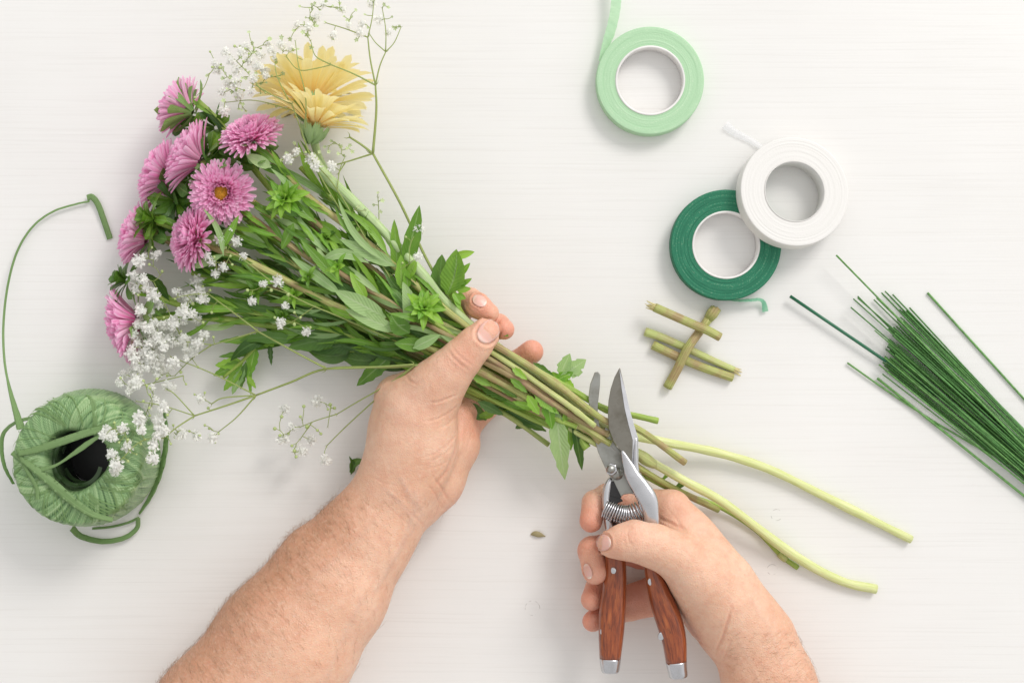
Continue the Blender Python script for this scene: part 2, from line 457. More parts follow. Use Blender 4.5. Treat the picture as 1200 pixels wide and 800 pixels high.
_m = M('white_tape_tail'); _m.set(**{'Base__Color': (.86, .87, .89, 1), 'Roughness': .5}); _t = _m.n('ShaderNodeBsdfTransparent'); _x = _m.n('ShaderNodeMixShader'); _x.inputs[0].default_value = .55; _m.l(_m.b.outputs[0], _x.inputs[1]); _m.l(_t.outputs[0], _x.inputs[2]); _m.l(_x.outputs[0], _m.out.inputs[0]); MT['tail_white'] = _m.m
MT['core'] = mat_plain('card_core', (.80, .78, .76), .6)
MT['strand'] = mat_strand()
MT['ball'] = mat_ball()
MT['wire'] = mat_plain('green_wire_paper', (.07, .21, .045), .5, nscale=300, var=.35)
MT['wire2'] = mat_plain('green_wire_enamel', (.13, .31, .08), .4, nscale=300, var=.35)
MT['wire_dark'] = mat_plain('blue_green_wire', (.012, .13, .06), .35)
MT['husk'] = mat_plain('dry_husk', (.36, .31, .16), .6)
# ------------------------------------------------------------------ setting
def build_table():
    g = G(); e = 2600
    g.add([(-e, -e, 0), (e, -e, 0), (e, e, 0), (-e, e, 0)], [(0, 1, 2, 3)])
    o = mk('tabletop', g.V, g.F, MT['table'], base=np.zeros(3)); o['kind'] = 'structure'; o['label'] = 'white painted wooden tabletop with fine horizontal brush lines'
build_table()

# ------------------------------------------------------------------ implicit body builder
class Field:
    def __init__(s, lo, hi, vx):
        s.lo = np.asarray(lo, float); s.vx = vx
        s.n = np.ceil((np.asarray(hi, float) - s.lo) / vx).astype(int) + 1
        s.D = np.full(tuple(s.n), 40.0, np.float32)
    def window(s, a, b, pad):
        mn = np.minimum(a, b) - pad; mx = np.maximum(a, b) + pad
        i0 = np.clip(np.floor((mn - s.lo) / s.vx).astype(int), 0, s.n); i1 = np.clip(np.ceil((mx - s.lo) / s.vx).astype(int) + 1, 0, s.n)
        if np.any(i1 <= i0): return None, None
        sl = tuple(slice(i0[k], i1[k]) for k in range(3))
        ax = [(s.lo[k] + s.vx * np.arange(i0[k], i1[k])).astype(np.float32) for k in range(3)]
        return sl, ax
    def cone(s, a, b, ra, rb, k=3.0, fz=1.0, sub=False):
        """round cone a-b; fz<1 flattens it in height"""
        a = np.asarray(a, float); b = np.asarray(b, float)
        pad = max(ra, rb) + 14
        sl, ax = s.window(a, b, pad)
        if sl is None: return
        X, Y, Z = np.meshgrid(*ax, indexing='ij', sparse=True)
        a2 = a * [1, 1, 1 / fz]; b2 = b * [1, 1, 1 / fz]
        px = X - a2[0]; py = Y - a2[1]; pz = Z / fz - a2[2]
        d = b2 - a2; L2 = max(float(d @ d), 1e-6)
        t = np.clip((px * d[0] + py * d[1] + pz * d[2]) / L2, 0, 1)
        q = np.sqrt((px - t * d[0]) ** 2 + (py - t * d[1]) ** 2 + (pz - t * d[2]) ** 2) - (ra + (rb - ra) * t)
        q = q * (fz if fz < 1 else 1.0) if False else q
        A = s.D[sl]
        if sub:
            q = -q; h = np.maximum(k - np.abs(A - q), 0) / k
            s.D[sl] = np.maximum(A, q) + h * h * k * .25
        else:
            h = np.maximum(k - np.abs(A - q), 0) / k
            s.D[sl] = np.minimum(A, q) - h * h * k * .25
    def chain(s, pts, k=3.0, kbase=None, fz=1.0):
        """pts: list of (x, y, h, apparent radius)"""
        P = [(pt(x, y, h), r * sc(h)) for x, y, h, r in pts]
        for i in range(len(P) - 1):
            s.cone(P[i][0], P[i + 1][0], P[i][1], P[i + 1][1], kbase if (kbase and i == 0) else k, fz)
    def sample(s, P):
        q = (np.asarray(P) - s.lo) / s.vx
        i = np.clip(np.floor(q).astype(int), 0, s.n - 2); f = np.clip(q - i, 0, 1)
        r = 0
        for dx in (0, 1):
            for dy in (0, 1):
                for dz in (0, 1):
                    w = (f[:, 0] if dx else 1 - f[:, 0]) * (f[:, 1] if dy else 1 - f[:, 1]) * (f[:, 2] if dz else 1 - f[:, 2])
                    r = r + w * s.D[i[:, 0] + dx, i[:, 1] + dy, i[:, 2] + dz]
        return r
    def normal(s, P):
        P = np.asarray(P); e = s.vx
        g_ = np.stack([s.sample(P + d) - s.sample(P - d) for d in (np.eye(3) * e)], 1)
        return g_ / (np.linalg.norm(g_, axis=1, keepdims=True) + 1e-9)
    def ray(s, x, y, h0=170, h1=0):
        """first surface point seen above photo position (x,y), walking down"""
        hs = np.arange(h0, h1, -.5); P = np.array([pt(x, y, h) for h in hs]); d = s.sample(P)
        j = np.argmax(d < 0) if (d < 0).any() else None
        return None if j is None else P[j]
    def mesh(s):
        D = s.D; ins = D < 0
        nx, ny, nz = D.shape
        cnt = np.zeros((nx - 1, ny - 1, nz - 1), np.uint8)
        for dx in (0, 1):
            for dy in (0, 1):
                for dz in (0, 1): cnt += ins[dx:nx - 1 + dx, dy:ny - 1 + dy, dz:nz - 1 + dz]
        act = (cnt > 0) & (cnt < 8)
        ids = -np.ones(act.shape, np.int64); I = np.argwhere(act); ids[act] = np.arange(len(I))
        acc = np.zeros((len(I), 3)); n = np.zeros(len(I))
        cs = [(a, b, c) for a in (0, 1) for b in (0, 1) for c in (0, 1)]
        for a in cs:
            for ax in range(3):
                if a[ax] == 0:
                    b = list(a); b[ax] = 1
                    va = D[I[:, 0] + a[0], I[:, 1] + a[1], I[:, 2] + a[2]]; vb = D[I[:, 0] + b[0], I[:, 1] + b[1], I[:, 2] + b[2]]
                    c = (va < 0) != (vb < 0)
                    t = np.where(c, va / np.where(c, va - vb, 1), 0)
                    p = np.tile(np.array(a, float), (len(I), 1)); p[:, ax] += t
                    acc[c] += p[c]; n[c] += 1
        V = (I + acc / n[:, None]) * s.vx + s.lo
        F = []
        for ax in range(3):
            o = [0, 1, 2]; u, v = [k for k in o if k != ax]
            sl0 = [slice(1, None)] * 3; sl0[ax] = slice(0, -1); sl1 = [slice(1, None)] * 3; sl1[ax] = slice(1, None)
            A = ins[tuple(sl0)]; B = ins[tuple(sl1)]
            E = np.argwhere(A != B)
            off = np.array([1, 1, 1]); off[ax] = 0
            E = E + off
            keep = np.all(E < np.array(act.shape), axis=1) & (E[:, u] > 0) & (E[:, v] > 0); E = E[keep]
            du = np.zeros(3, int); du[u] = 1; dv = np.zeros(3, int); dv[v] = 1
            q = [ids[tuple((E - x).T)] for x in (du * 0, du, du + dv, dv)]
            flip = ins[tuple(E.T)]
            quad = np.stack(q, 1)
            if ax == 1: flip = ~flip
            quad = np.where(flip[:, None], quad, quad[:, ::-1])
            F.append(quad[np.all(quad >= 0, 1)])
        F = np.concatenate(F)
        # relax
        for it in range(2):
            s1 = np.zeros_like(V); c1 = np.zeros(len(V))
            for a, b in ((0, 1), (1, 2), (2, 3), (3, 0)):
                np.add.at(s1, F[:, a], V[F[:, b]]); np.add.at(c1, F[:, a], 1)
                np.add.at(s1, F[:, b], V[F[:, a]]); np.add.at(c1, F[:, b], 1)
            V = V * .5 + .5 * s1 / np.maximum(c1, 1)[:, None]
        return V, F
def seg_dist(P, poly):
    best = np.full(len(P), 1e9)
    for a, b in zip(poly[:-1], poly[1:]):
        a = np.array(a, float); b = np.array(b, float); d = b - a
        t = np.clip(((P - a) @ d) / (d @ d), 0, 1)[:, None]
        best = np.minimum(best, np.linalg.norm(P - a - t * d, axis=1))
    return best
def build_arm(fld, parent, creases, reds, veins, tan, nails, hair_fn, label):
    V, F = fld.mesh(); N = fld.normal(V)
    f = (H - V[:, 2]) / H
    P2 = np.stack([600 + V[:, 0] / f, 400 - V[:, 1] / f], 1)
    up = np.clip(N[:, 2] * 2.5 + .3, 0, 1)
    red = np.zeros(len(V)); vein = np.zeros(len(V))
    disp = np.zeros(len(V))
    for poly, w, dep in creases:
        dep *= .62; w *= .85
        pl = [p[:2] for p in poly]; d = seg_dist(P2, pl)
        e = np.exp(-(d / w) ** 2) * up
        # taper at both ends of the line
        t0 = np.linalg.norm(P2 - np.array(pl[0]), axis=1); t1 = np.linalg.norm(P2 - np.array(pl[-1]), axis=1)
        e *= np.clip(np.minimum(t0, t1) / 9 + .15, 0, 1)
        disp -= dep * e; disp += dep * .35 * np.exp(-((d - 2.2 * w) / (1.2 * w)) ** 2) * up * np.clip(np.minimum(t0, t1) / 9, 0, 1)
        red = np.maximum(red, .22 * e * min(1, dep))
    for x, y, h, r, a in reds:
        c = pt(x, y, h); red = np.maximum(red, a * np.exp(-(np.linalg.norm(V - c, axis=1) / r) ** 2))
    for poly, w, a, dep in veins:
        d = seg_dist(P2, poly); e = np.exp(-(d / w) ** 2) * up; vein = np.maximum(vein, a * e); disp += dep * e
    nailmeshes = []
    for (x, y, dx, dy, L, W, h0) in nails:
        # oval nail plate laid on the finger surface, root groove pressed round it
        d = unit(np.array([dx, dy])); s_ = np.array([-d[1], d[0]])
        q = P2 - np.array([x, y]); a = (q @ d) / (L / 2); b = (q @ s_) / (W / 2)
        rr = (np.abs(a) ** 2.6 + np.abs(b) ** 2.6) ** (1 / 2.6)
        near = (rr < 1.8) & (V[:, 2] < h0 + 6) & (N[:, 2] > -.15)
        disp -= np.where(near, 1.5 * np.exp(-((rr - 1.08) / .10) ** 2) * np.where(a > .6, .5, 1), 0)
        disp += np.where(near, .9 * np.exp(-((rr - 1.32) / .14) ** 2) * (a < .5), 0)
        nailmeshes.append((x, y, d, s_, L, W, h0))
    V = V + N * disp[:, None]
    V[:, 2] = np.maximum(V[:, 2], .6)
    tn = tan(P2, V, N)
    o = mk('arm', V, F, MT['skin'], parent, attrs={'red': red, 'vein': vein, 'tan': tn}, base=V.mean(0) * [1, 1, 0])
    o['label'] = label
    for (x, y, d, s_, L, W, h0) in nailmeshes:
        g = G(); nu, nv = 10, 12; VV = []; UU = []; FF = []; ok = True
        for j in range(nv + 1):
            b = -1 + 2 * j / nv
            for i in range(nu + 1):
                a = -1 + 2 * i / nu
                # squircle map
                aa = b * math.sqrt(max(0, 1 - a * a * .5)) ; bb = a * math.sqrt(max(0, 1 - b * b * .5))
                xx = x + d[0] * aa * L / 2 + s_[0] * bb * W / 2; yy = y + d[1] * aa * L / 2 + s_[1] * bb * W / 2
                hit = fld.ray(xx, yy, h0 + 8, 2)
                if hit is None: hit = VV[-1] if VV else pt(xx, yy, h0 - 10)
                VV.append(hit); UU.append((i / nu, (aa + 1) / 2))
        VV = np.array(VV); nn = fld.normal(VV)
        # smooth the plate, then lift it off the skin
        Gd = VV.reshape(nv + 1, nu + 1, 3)
        for it in range(3):
            K = Gd.copy(); K[1:-1, 1:-1] = (Gd[2:, 1:-1] + Gd[:-2, 1:-1] + Gd[1:-1, 2:] + Gd[1:-1, :-2]) / 4; Gd = K
        VV = Gd.reshape(-1, 3) + nn * .55
        for j in range(nv):
            for i in range(nu):
                q = j * (nu + 1) + i; FF.append((q, q + 1, q + nu + 2, q + nu + 1))
        c0, c1, c2 = VV[0], VV[nu], VV[(nu + 1) * nv]
        if np.cross(c1 - c0, c2 - c0)[2] < 0: FF = [f_[::-1] for f_ in FF]
        n_ = mk('nail', VV, FF, MT['nail'], o, uv=UU); solid(n_, .9)
    if hair_fn:
        g = G(); hair_fn(g, V, N, P2)
        hmesh = g.mk('hair', MT['hair'], o); hmesh['label'] = 'fine short brown hair on the forearm'
    return o

person = thing('person', 'two bare forearms, one hand gripping the bouquet, the other squeezing the shears', 'person', (0, -420, 0))

def build_left():
    lo = pt(150, 905, 0) * [1, 1, 0] + [0, 0, -3]; hi = pt(655, 320, 0) * [1, 1, 0] + [0, 0, 165]
    f = Field(lo, hi, 1.5)
    # forearm: flesh, bone side
    f.chain([(452, 596, 66, 47), (428, 632, 70, 54), (386, 693, 76, 68), (335, 757, 84, 82), (270, 850, 92, 94), (215, 935, 96, 100)], 14, fz=.86)
    f.chain([(438, 592, 62, 32), (372, 658, 68, 42), (300, 748, 74, 50)], 12, fz=.9)
    # hand body: thumb base, palm, heel
    f.chain([(452, 600, 66, 44), (474, 556, 70, 45), (486, 518, 74, 46), (487, 482, 72, 45)], 20, fz=.88)
    f.chain([(462, 470, 56, 22), (460, 500, 60, 24), (456, 545, 62, 28)], 14)
    f.chain([(487, 462, 66, 30), (465, 462, 60, 22)], 12)
    f.chain([(484, 585, 44, 30), (512, 560, 40, 32), (530, 520, 36, 31), (530, 492, 32, 29)], 8)
    f.chain([(492, 590, 52, 26), (508, 575, 46, 24)], 14)
    # thumb
    f.chain([(496, 482, 82, 37), (514, 450, 92, 29), (528, 434, 100, 24.5)], 16)
    f.chain([(528, 434, 100, 24.5), (542, 419, 104, 22.8)], 9)
    f.chain([(542, 419, 104, 22.8), (556, 404, 106, 20.4), (568, 390.5, 106, 17.6)], 6)
    # fingers go beneath the stems and curl up beyond
    f.chain([(480, 470, 36, 26), (520, 395, 17, 16), (540, 362, 30, 15), (550, 352, 58, 14.5)], 5, 12)
    f.chain([(550, 352, 58, 14.5), (561, 359, 76, 14), (573, 367, 80, 12)], 5)
    f.chain([(505, 490, 30, 24), (556, 415, 16, 15), (577, 385, 34, 13), (584, 381, 62, 13.5), (591, 386, 74, 12)], 2.5, 12)
    f.chain([(520, 505, 28, 22), (582, 447, 15, 15), (608, 424, 24, 14.5), (623, 412, 34, 14)], 3, 12)
    f.chain([(528, 515, 26, 20), (570, 480, 14, 12), (600, 455, 14, 11.5)], 3, 10)
    cr = [
        # thumb knuckle folds
        ([(529, 405), (535, 413), (544, 421), (553, 428)], 1.3, 1.3), ([(525, 410), (531, 419), (540, 427), (549, 434)], 1.4, 1.5),
        ([(536, 409), (542, 413), (549, 416)], 1.0, .6), ([(524, 419), (530, 427), (535, 430)], 1.1, .5),
        # thumb base and thenar
        ([(536, 462), (525, 467), (513, 471), (500, 472)], 1.5, 1.3), ([(538, 474), (526, 484), (512, 491), (497, 494)], 1.4, 1.0),
        ([(538, 485), (525, 497), (508, 504)], 1.3, .8), ([(474, 438), (480, 446), (488, 450), (494, 446)], 1.6, 1.4), ([(500, 440), (503, 452), (502, 466)], 1.6, .5),
        ([(536, 508), (524, 522), (508, 532), (495, 536)], 1.3, .8), ([(533, 520), (520, 533), (503, 541)], 1.1, .6), ([(528, 538), (514, 546), (500, 549)], 1.2, .8),
        ([(538, 492), (538, 512), (533, 530), (524, 552), (512, 566)], 2.2, 2.0),
        # wrist folds
        ([(508, 559), (518, 572), (526, 588)], 1.6, 1.6), ([(500, 566), (510, 578), (518, 596)], 1.4, 1.0), ([(455, 578), (470, 590), (488, 607), (498, 617)], 1.5, .9),
        ([(448, 588), (462, 600), (480, 616)], 1.3, .6), ([(482, 563), (474, 578), (478, 596)], 1.5, .7), ([(430, 556), (450, 566), (470, 570)], 1.5, .6),
        ([(560, 490), (552, 510), (546, 530)], 1.2, .8), ([(553, 487), (546, 505)], 1.0, .6),
        ([(545, 352), (549, 362), (556, 368)], 1.1, .9), ([(588, 371), (584, 378), (578, 384)], 1.1, .8), ([(612, 405), (616, 418)], 1.0, .5),
    ]
    cr += [([(470 + i * 9 + rng.uniform(-4, 4), 505 + i * 4), (478 + i * 8, 520 + i * 7 + rng.uniform(-3, 3))], 1.2, .35) for i in range(6)]
    reds = [(572, 385, 112, 24, .40), (542, 419, 125, 18, .32), (560, 358, 80, 24, .62), (592, 388, 74, 20, .85), (626, 411, 34, 22, .85), (552, 495, 40, 32, .45), (527, 588, 40, 22, .4), (490, 470, 110, 30, .12), (605, 425, 26, 18, .5)]
    veins = [([(470, 560), (488, 592), (470, 640), (440, 690)], 3.2, .55, .9), ([(486, 575), (494, 600), (480, 625)], 2.6, .5, .8), ([(455, 575), (478, 598), (484, 612)], 2.2, .5, .8), ([(425, 700), (400, 750), (380, 800)], 3.5, .35, .5), ([(350, 690), (390, 660), (440, 610)], 3, .22, .5)]
    # tanned outer side of the forearm
    def tan(P2, V, N):
        ax = np.array([-.64, .77]); sd = (P2 - np.array([452, 597])) @ np.array([.77, .64])
        along = (P2 - np.array([452, 597])) @ ax
        wdt = 52 + np.clip(along, 0, 400) * .19
        t = np.clip(.30 - sd / wdt * .60, 0, 1) * np.clip((along + 45) / 110, 0, 1)
        return np.clip(t, 0, .68)
    nails = [(572.5, 388.5, .68, -.73, 29, 23.5, 128), (562, 352.5, .80, .42, 17, 13, 95)]
    def hair(g, V, N, P2):
        r = random.Random(5)
        cand = np.argwhere((P2[:, 1] > 585) & (V[:, 2] > 30)).ravel()
        for i in range(6500):
            j = cand[r.randrange(len(cand))]
            sd = (P2[j] - np.array([452, 597])) @ np.array([.77, .64])
            if r.random() > np.clip(.55 - sd / 90, .12, 1): continue
            d = unit(np.array([-.55, .75, 0]) + np.array([r.uniform(-.35, .35), r.uniform(-.35, .35), 0])); n = N[j]
            d = unit(d - np.dot(d, n) * n); L = r.uniform(7, 17)
            P = [V[j], V[j] + d * L * .5 + n * r.uniform(.8, 2.2), V[j] + d * L + n * r.uniform(1, 4.5) + np.array([r.uniform(-2, 2), r.uniform(-2, 2), 0])]
            tube(g, catmull(P, 2), lambda t: .085 * (1 - t * .5), 3, cap=False)
    build_arm(f, person, cr, reds, veins, tan, nails, hair, 'hairy forearm reaching from the lower left, its hand closed round the flower stems')
build_left()

def build_right():
    lo = pt(655, 905, 0) * [1, 1, 0] + [0, 0, -3]; hi = pt(1010, 545, 0) * [1, 1, 0] + [0, 0, 155]
    f = Field(lo, hi, 1.5)
    f.chain([(884, 752, 66, 47), (901, 800, 70, 52), (925, 880, 76, 62), (940, 930, 80, 66)], 14, fz=.88)
    f.chain([(884, 752, 66, 46), (862, 726, 66, 47), (838, 690, 66, 46), (815, 655, 64, 40), (800, 628, 60, 32)], 14, fz=.86)
    # heel of hand beyond the thumb base
    f.chain([(850, 738, 50, 28), (832, 722, 46, 28), (808, 690, 42, 28)], 8)
    # thumb base and thumb
    f.chain([(846, 706, 82, 34), (822, 677, 88, 32), (796, 653, 98, 27.5)], 16)
    f.chain([(796, 653, 98, 27.5), (768, 640, 104, 24.5), (743, 633.5, 108, 23.6)], 9)
    f.chain([(743, 633.5, 108, 23.6), (728, 635, 109, 19.5), (716.5, 637, 107, 16)], 6)
    # index
    f.chain([(808, 628, 56, 28), (786, 598, 44, 24), (748, 588, 26, 17), (712, 582, 30, 15.5)], 5, 14)
    f.chain([(712, 582, 30, 15.5), (697, 589, 50, 14.5), (692.5, 610, 62, 13.6)], 4)
    # middle
    f.chain([(812, 650, 50, 26), (750, 650, 20, 16), (712, 640, 26, 15.5), (694, 645, 48, 17), (697.5, 670, 72, 14.6)], 2.4, 12)
    # ring
    f.chain([(815, 675, 48, 26), (765, 692, 22, 17), (728, 704, 18, 16), (700, 690, 36, 14.5), (693.5, 702, 52, 13)], 2.4, 12)
    # little
    f.chain([(822, 700, 42, 24), (768, 704, 20, 17), (738, 712, 17, 15), (702, 722, 32, 13), (694.5, 727.5, 42, 12.2)], 2.4, 12)
    cr = [
        # wrist fold
        ([(838, 764), (846, 748), (852, 730), (857, 712)], 1.8, 2.4), ([(845, 778), (852, 762), (858, 748)], 1.4, 1.3), ([(838, 762), (824, 754), (808, 744)], 1.2, 1.0),
        ([(850, 700), (862, 720), (870, 735)], 1.4, .5), ([(848, 690), (866, 702), (880, 716)], 1.5, .35),
        # thumb joint folds
        ([(738, 617), (735, 625), (737, 634), (742, 641)], 1.5, 1.0), ([(732, 622), (731, 630), (733, 640)], 1.2, .8), ([(744, 612), (748, 620), (750, 630)], 1.4, .45),
        # web by the index
        ([(770, 606), (784, 612), (797, 618), (806, 622)], 2.0, 2.2), ([(790, 604), (796, 614), (803, 621)], 1.6, 1.2), ([(780, 592), (790, 606)], 1.5, .6),
        ([(752, 664), (764, 668), (776, 676)], 1.2, .8), ([(783, 660), (772, 667), (766, 672)], 1.2, .5),
        ([(686, 655), (684, 662), (690, 668)], 1, .6), ([(676, 640), (684, 642), (696, 645)], 1.0, .7), ([(684, 590), (692, 594), (702, 594)], 1.2, .7),
        ([(745, 655), (760, 657), (775, 664)], 1.2, .3), ([(800, 640), (815, 660), (824, 686)], 2.2, .35),
    ]
    reds = [(692, 612, 62, 24, .75), (697, 672, 66, 26, .72), (692, 650, 50, 26, .7), (693, 702, 50, 24, .8), (693, 728, 42, 22, .85), (745, 664, 24, 28, .85), (748, 700, 24, 30, .75), (725, 590, 28, 24, .6),
            (716, 637, 114, 20, .30), (742, 625, 125, 20, .22), (797, 612, 60, 24, .35), (815, 745, 60, 22, .35), (845, 765, 60, 24, .35), (780, 590, 60, 26, .18), (748, 698, 40, 22, .5)]
    veins = [([(880, 700), (905, 740), (920, 790)], 3, .2, .4), ([(862, 742), (878, 770), (890, 800)], 3, .2, .4)]
    def tan(P2, V, N):
        return np.clip((P2[:, 1] - 700) / 380 + (P2[:, 0] - 880) / 500, 0, .30)
    nails = [(707, 635.5, -.98, .18, 18, 18.5, 125), (689, 669, .25, .85, 18, 9, 95)]
    def hair(g, V, N, P2):
        r = random.Random(6)
        cand = np.argwhere((P2[:, 1] > 740) & (P2[:, 0] > 850) & (V[:, 2] > 30)).ravel()
        for i in range(1500):
            j = cand[r.randrange(len(cand))]
            d = unit(np.array([.7 + r.uniform(-.35, .35), .3 + r.uniform(-.4, .4), 0])); n = N[j]
            d = unit(d - np.dot(d, n) * n); L = r.uniform(5, 10)
            P = [V[j], V[j] + d * L * .5 + n * 1.4, V[j] + d * L + n * r.uniform(1, 3)]
            tube(g, catmull(P, 2), lambda t: .085 * (1 - t * .5), 3, cap=False)
    build_arm(f, person, cr, reds, veins, tan, nails, hair, 'forearm reaching from the lower right, its hand squeezing the wooden handles')
build_right()
# ------------------------------------------------------------------ pruning shears
def build_shears():
    t = thing('pruning_shears', 'open steel pruning shears with red wooden handles, cutting the flower stems', 'pruning shears', pt(730, 600, 40))
    hm = 88
    # hooked lower jaw with its flat body
    prism('hook_jaw', [(697, 436), (701, 435.5), (703.5, 439), (703, 452), (701, 470), (700, 486), (703, 500), (708, 511), (716, 521), (728, 531), (734, 546), (742, 566), (744, 579), (738, 578), (731, 579), (727, 582), (722, 572), (716, 561), (709, 548), (701, 530), (696, 512), (691, 488), (689.5, 466), (691.5, 450)], 66, 70, MT['dull'], t, .8)
    # bright bypass edge of the hook
    prism('hook_edge', [(708, 508), (712, 517), (719, 526), (728, 533), (731, 531), (722, 522), (716, 513), (713.5, 503), (709, 500)], 69, 73, MT['dull'], t, .7)
    # cutting blade : flat dark face and ground bright bevel
    bl = prism('cutting_blade', [(725.6, 431.5), (720, 442), (715.5, 456), (713, 470), (712.4, 486), (713.5, 502), (719, 517), (729, 530), (739.5, 545), (742, 548), (745, 530), (741.5, 515.5), (736.5, 497), (732, 478), (728.5, 455)], 80, 84, MT['steel'], t, .5)
    g = G()
    inn = [(725.6, 431.5), (728.5, 455), (732, 478), (736.5, 497), (741.5, 515.5), (741.2, 530), (740, 546)]
    out = [(726.6, 431), (732.5, 455), (738, 480), (743.5, 499), (747.8, 513), (748.2, 530), (748, 552)]
    V = []
    for a, b in zip(inn, out):
        V += [pt(*a, 84.6), pt(*b, 81.4), pt(*b, 79.4), pt(*a, 79.4)]
    F = []
    for i in range(len(inn) - 1):
        for k in range(4):
            F.append((i * 4 + k, i * 4 + (k + 1) % 4, i * 4 + 4 + (k + 1) % 4, i * 4 + 4 + k))
    F += [(3, 2, 1, 0), tuple(len(V) - 4 + k for k in range(4))]
    g.add(V, F); g.mk('ground_bevel', MT['chrome'], bl, smooth=False)
    # forged arm of the blade, swelling round the spring
    def loft(name, sec, mat, par, seg=20, power=2.6, flatz=None, close=True):
        """sec: (x,y,h,halfwidth,halfthick)"""
        P = catmull([np.array([*s]) for s in sec], 5)
        C3 = [pt(p[0], p[1], p[2]) for p in P]; T, N = frames(C3, (0, 0, 1))
        g = G(); V = []; U = []; L = 0
        for i, (c, p) in enumerate(zip(C3, P)):
            B = np.cross(T[i], N[i])
            if i: L += np.linalg.norm(C3[i] - C3[i - 1])
            for k in range(seg):
                a = 2 * PI * k / seg; ca, sa = math.cos(a), math.sin(a)
                ca = abs(ca) ** (2 / power) * (1 if ca > 0 else -1); sa = abs(sa) ** (2 / power) * (1 if sa > 0 else -1)
                V.append(c + B * ca * p[3] * sc(p[2]) + N[i] * sa * p[4]); U.append((abs(k / seg - .5) * 2, L / 60))
        F = [(i * seg + k, i * seg + (k + 1) % seg, (i + 1) * seg + (k + 1) % seg, (i + 1) * seg + k) for i in range(len(C3) - 1) for k in range(seg)]
        F += [tuple(range(seg))[::-1], tuple((len(C3) - 1) * seg + k for k in range(seg))]
        g.add(V, F, U); return g.mk(name, mat, par)
    loft('blade_arm', [(729, 528, 84, 1.6, 2), (736, 545, 85, 6.5, 3.5), (742, 558, 86, 9, 5), (752, 573, 87, 11, 6.5), (759.5, 586, 88, 11.2, 7.5), (762.5, 600, 88, 9.6, 7.5), (763, 615, 86, 9.5, 8), (761, 640, 80, 8, 8)], MT['chrome'], t, power=3.2)
    loft('blade_rib', [(745, 512, 81, 1.2, 1.5), (745, 520, 82, 2.2, 2.4), (745, 540, 84, 2.8, 3.2), (746, 556, 85, 4, 4)], MT['chrome'], t)
    # dull arm of the hook side, curving round the spring on the left
    loft('hook_arm', [(716, 560, 67, 3, 3), (712, 570, 68, 4.5, 5), (710, 583, 69, 4.6, 6), (710.5, 597, 70, 4.4, 6.5), (713, 612, 70, 5, 7), (718, 640, 72, 7, 8)], MT['chrome'], t)
    # black slabs standing in for the shade in the gaps beside the spring
    prism('frame_gap_shade', [(712, 578), (726, 582), (730, 586), (720, 590), (715, 600), (722, 612), (730, 616), (716, 616), (710, 604), (708, 588)], 58, 72, MT['black'], t, 1)
    prism('stop', [(716, 564), (719, 563), (728, 582), (725, 584), (714, 581)], 62, 72, MT['black'], t, .6)
    # spring: a bent coil
    ax = catmull([pt(709, 596, 74), pt(722, 601, 77), (pt(736, 603, 78)), pt(754, 596, 78)], 40)
    T, N = frames(ax, (0, 0, 1)); g = G(); P = []
    turns = 15; n = len(ax)
    m = 560
    for i in range(m):
        u = i / (m - 1) * (n - 1); j = min(int(u), n - 2); f = u - j
        c = ax[j] * (1 - f) + ax[j + 1] * f; B = np.cross(T[j], N[j]); a = 2 * PI * turns * i / (m - 1)
        P.append(c + B * math.cos(a) * 10.2 + N[j] * math.sin(a) * 9)
    tube(g, P, 1.12, 6); g.mk('spring', MT['chrome'], t)
    # pivot bolt
    g = G(); tube(g, [pt(716.5, 549.5, 68), pt(716.5, 549.5, 84)], 7.2, 6); pb = g.mk('pivot_bolt', MT['chrome'], t, smooth=False)
    b = pb.modifiers.new('b', 'BEVEL'); b.width = 1.3 * S; b.segments = 3
    g = G(); tube(g, [pt(716, 549.5, 83), pt(715.5, 549.5, 88)], 4.8, 20); tip_ = g.mk('bolt_end', MT['dull'], pb)
    g = G(); tube(g, [pt(723, 555, 70), pt(723, 555, 76)], 7.0, 20); g.mk('washer', MT['dull'], pb)
    # wooden handles
    def handle(sec, capsec, rivs, label):
        hnd = loft('handle', sec, MT['wood'], t, seg=28, power=2.5); hnd['label'] = label
        loft('ferrule', capsec, MT['chrome'], hnd, seg=28, power=2.5)
        for x, y, h, r in rivs:
            g = G()
            V = []; F = []; ns = 18
            for j, (rr, hh) in enumerate(((1, -1.5), (1, .3), (.82, .9), (.45, 1.15))):
                for k in range(ns):
                    a = 2 * PI * k / ns; V.append(pt(x, y, h + hh) + np.array([math.cos(a) * r * rr * .8, math.sin(a) * r * rr, 0]))
            for j in range(3):
                for k in range(ns): F.append((j * ns + k, j * ns + (k + 1) % ns, j * ns + ns + (k + 1) % ns, j * ns + ns + k))
            F.append(tuple(3 * ns + k for k in range(ns))); g.add(V, F); g.mk('rivet', MT['chrome'], hnd)
    handle([(719, 625, 72, 11, 9), (721, 650, 72, 12, 12), (721, 672, 71, 13, 13), (719.5, 695, 70, 14.5, 13.5), (717.5, 718, 69, 15.6, 14), (716.2, 742, 68, 14.8, 13.5), (715, 771, 67, 12.4, 12)],
           [(715, 770.5, 67, 12.6, 12.2), (715, 778, 67, 11.8, 11.6), (715, 785, 67, 10.6, 10.6), (715, 787, 67, 9.4, 9.4)], [(707, 739.5, 76.5, 4.6), (719, 668, 84.5, 4)], 'left wooden handle with steel ferrule')
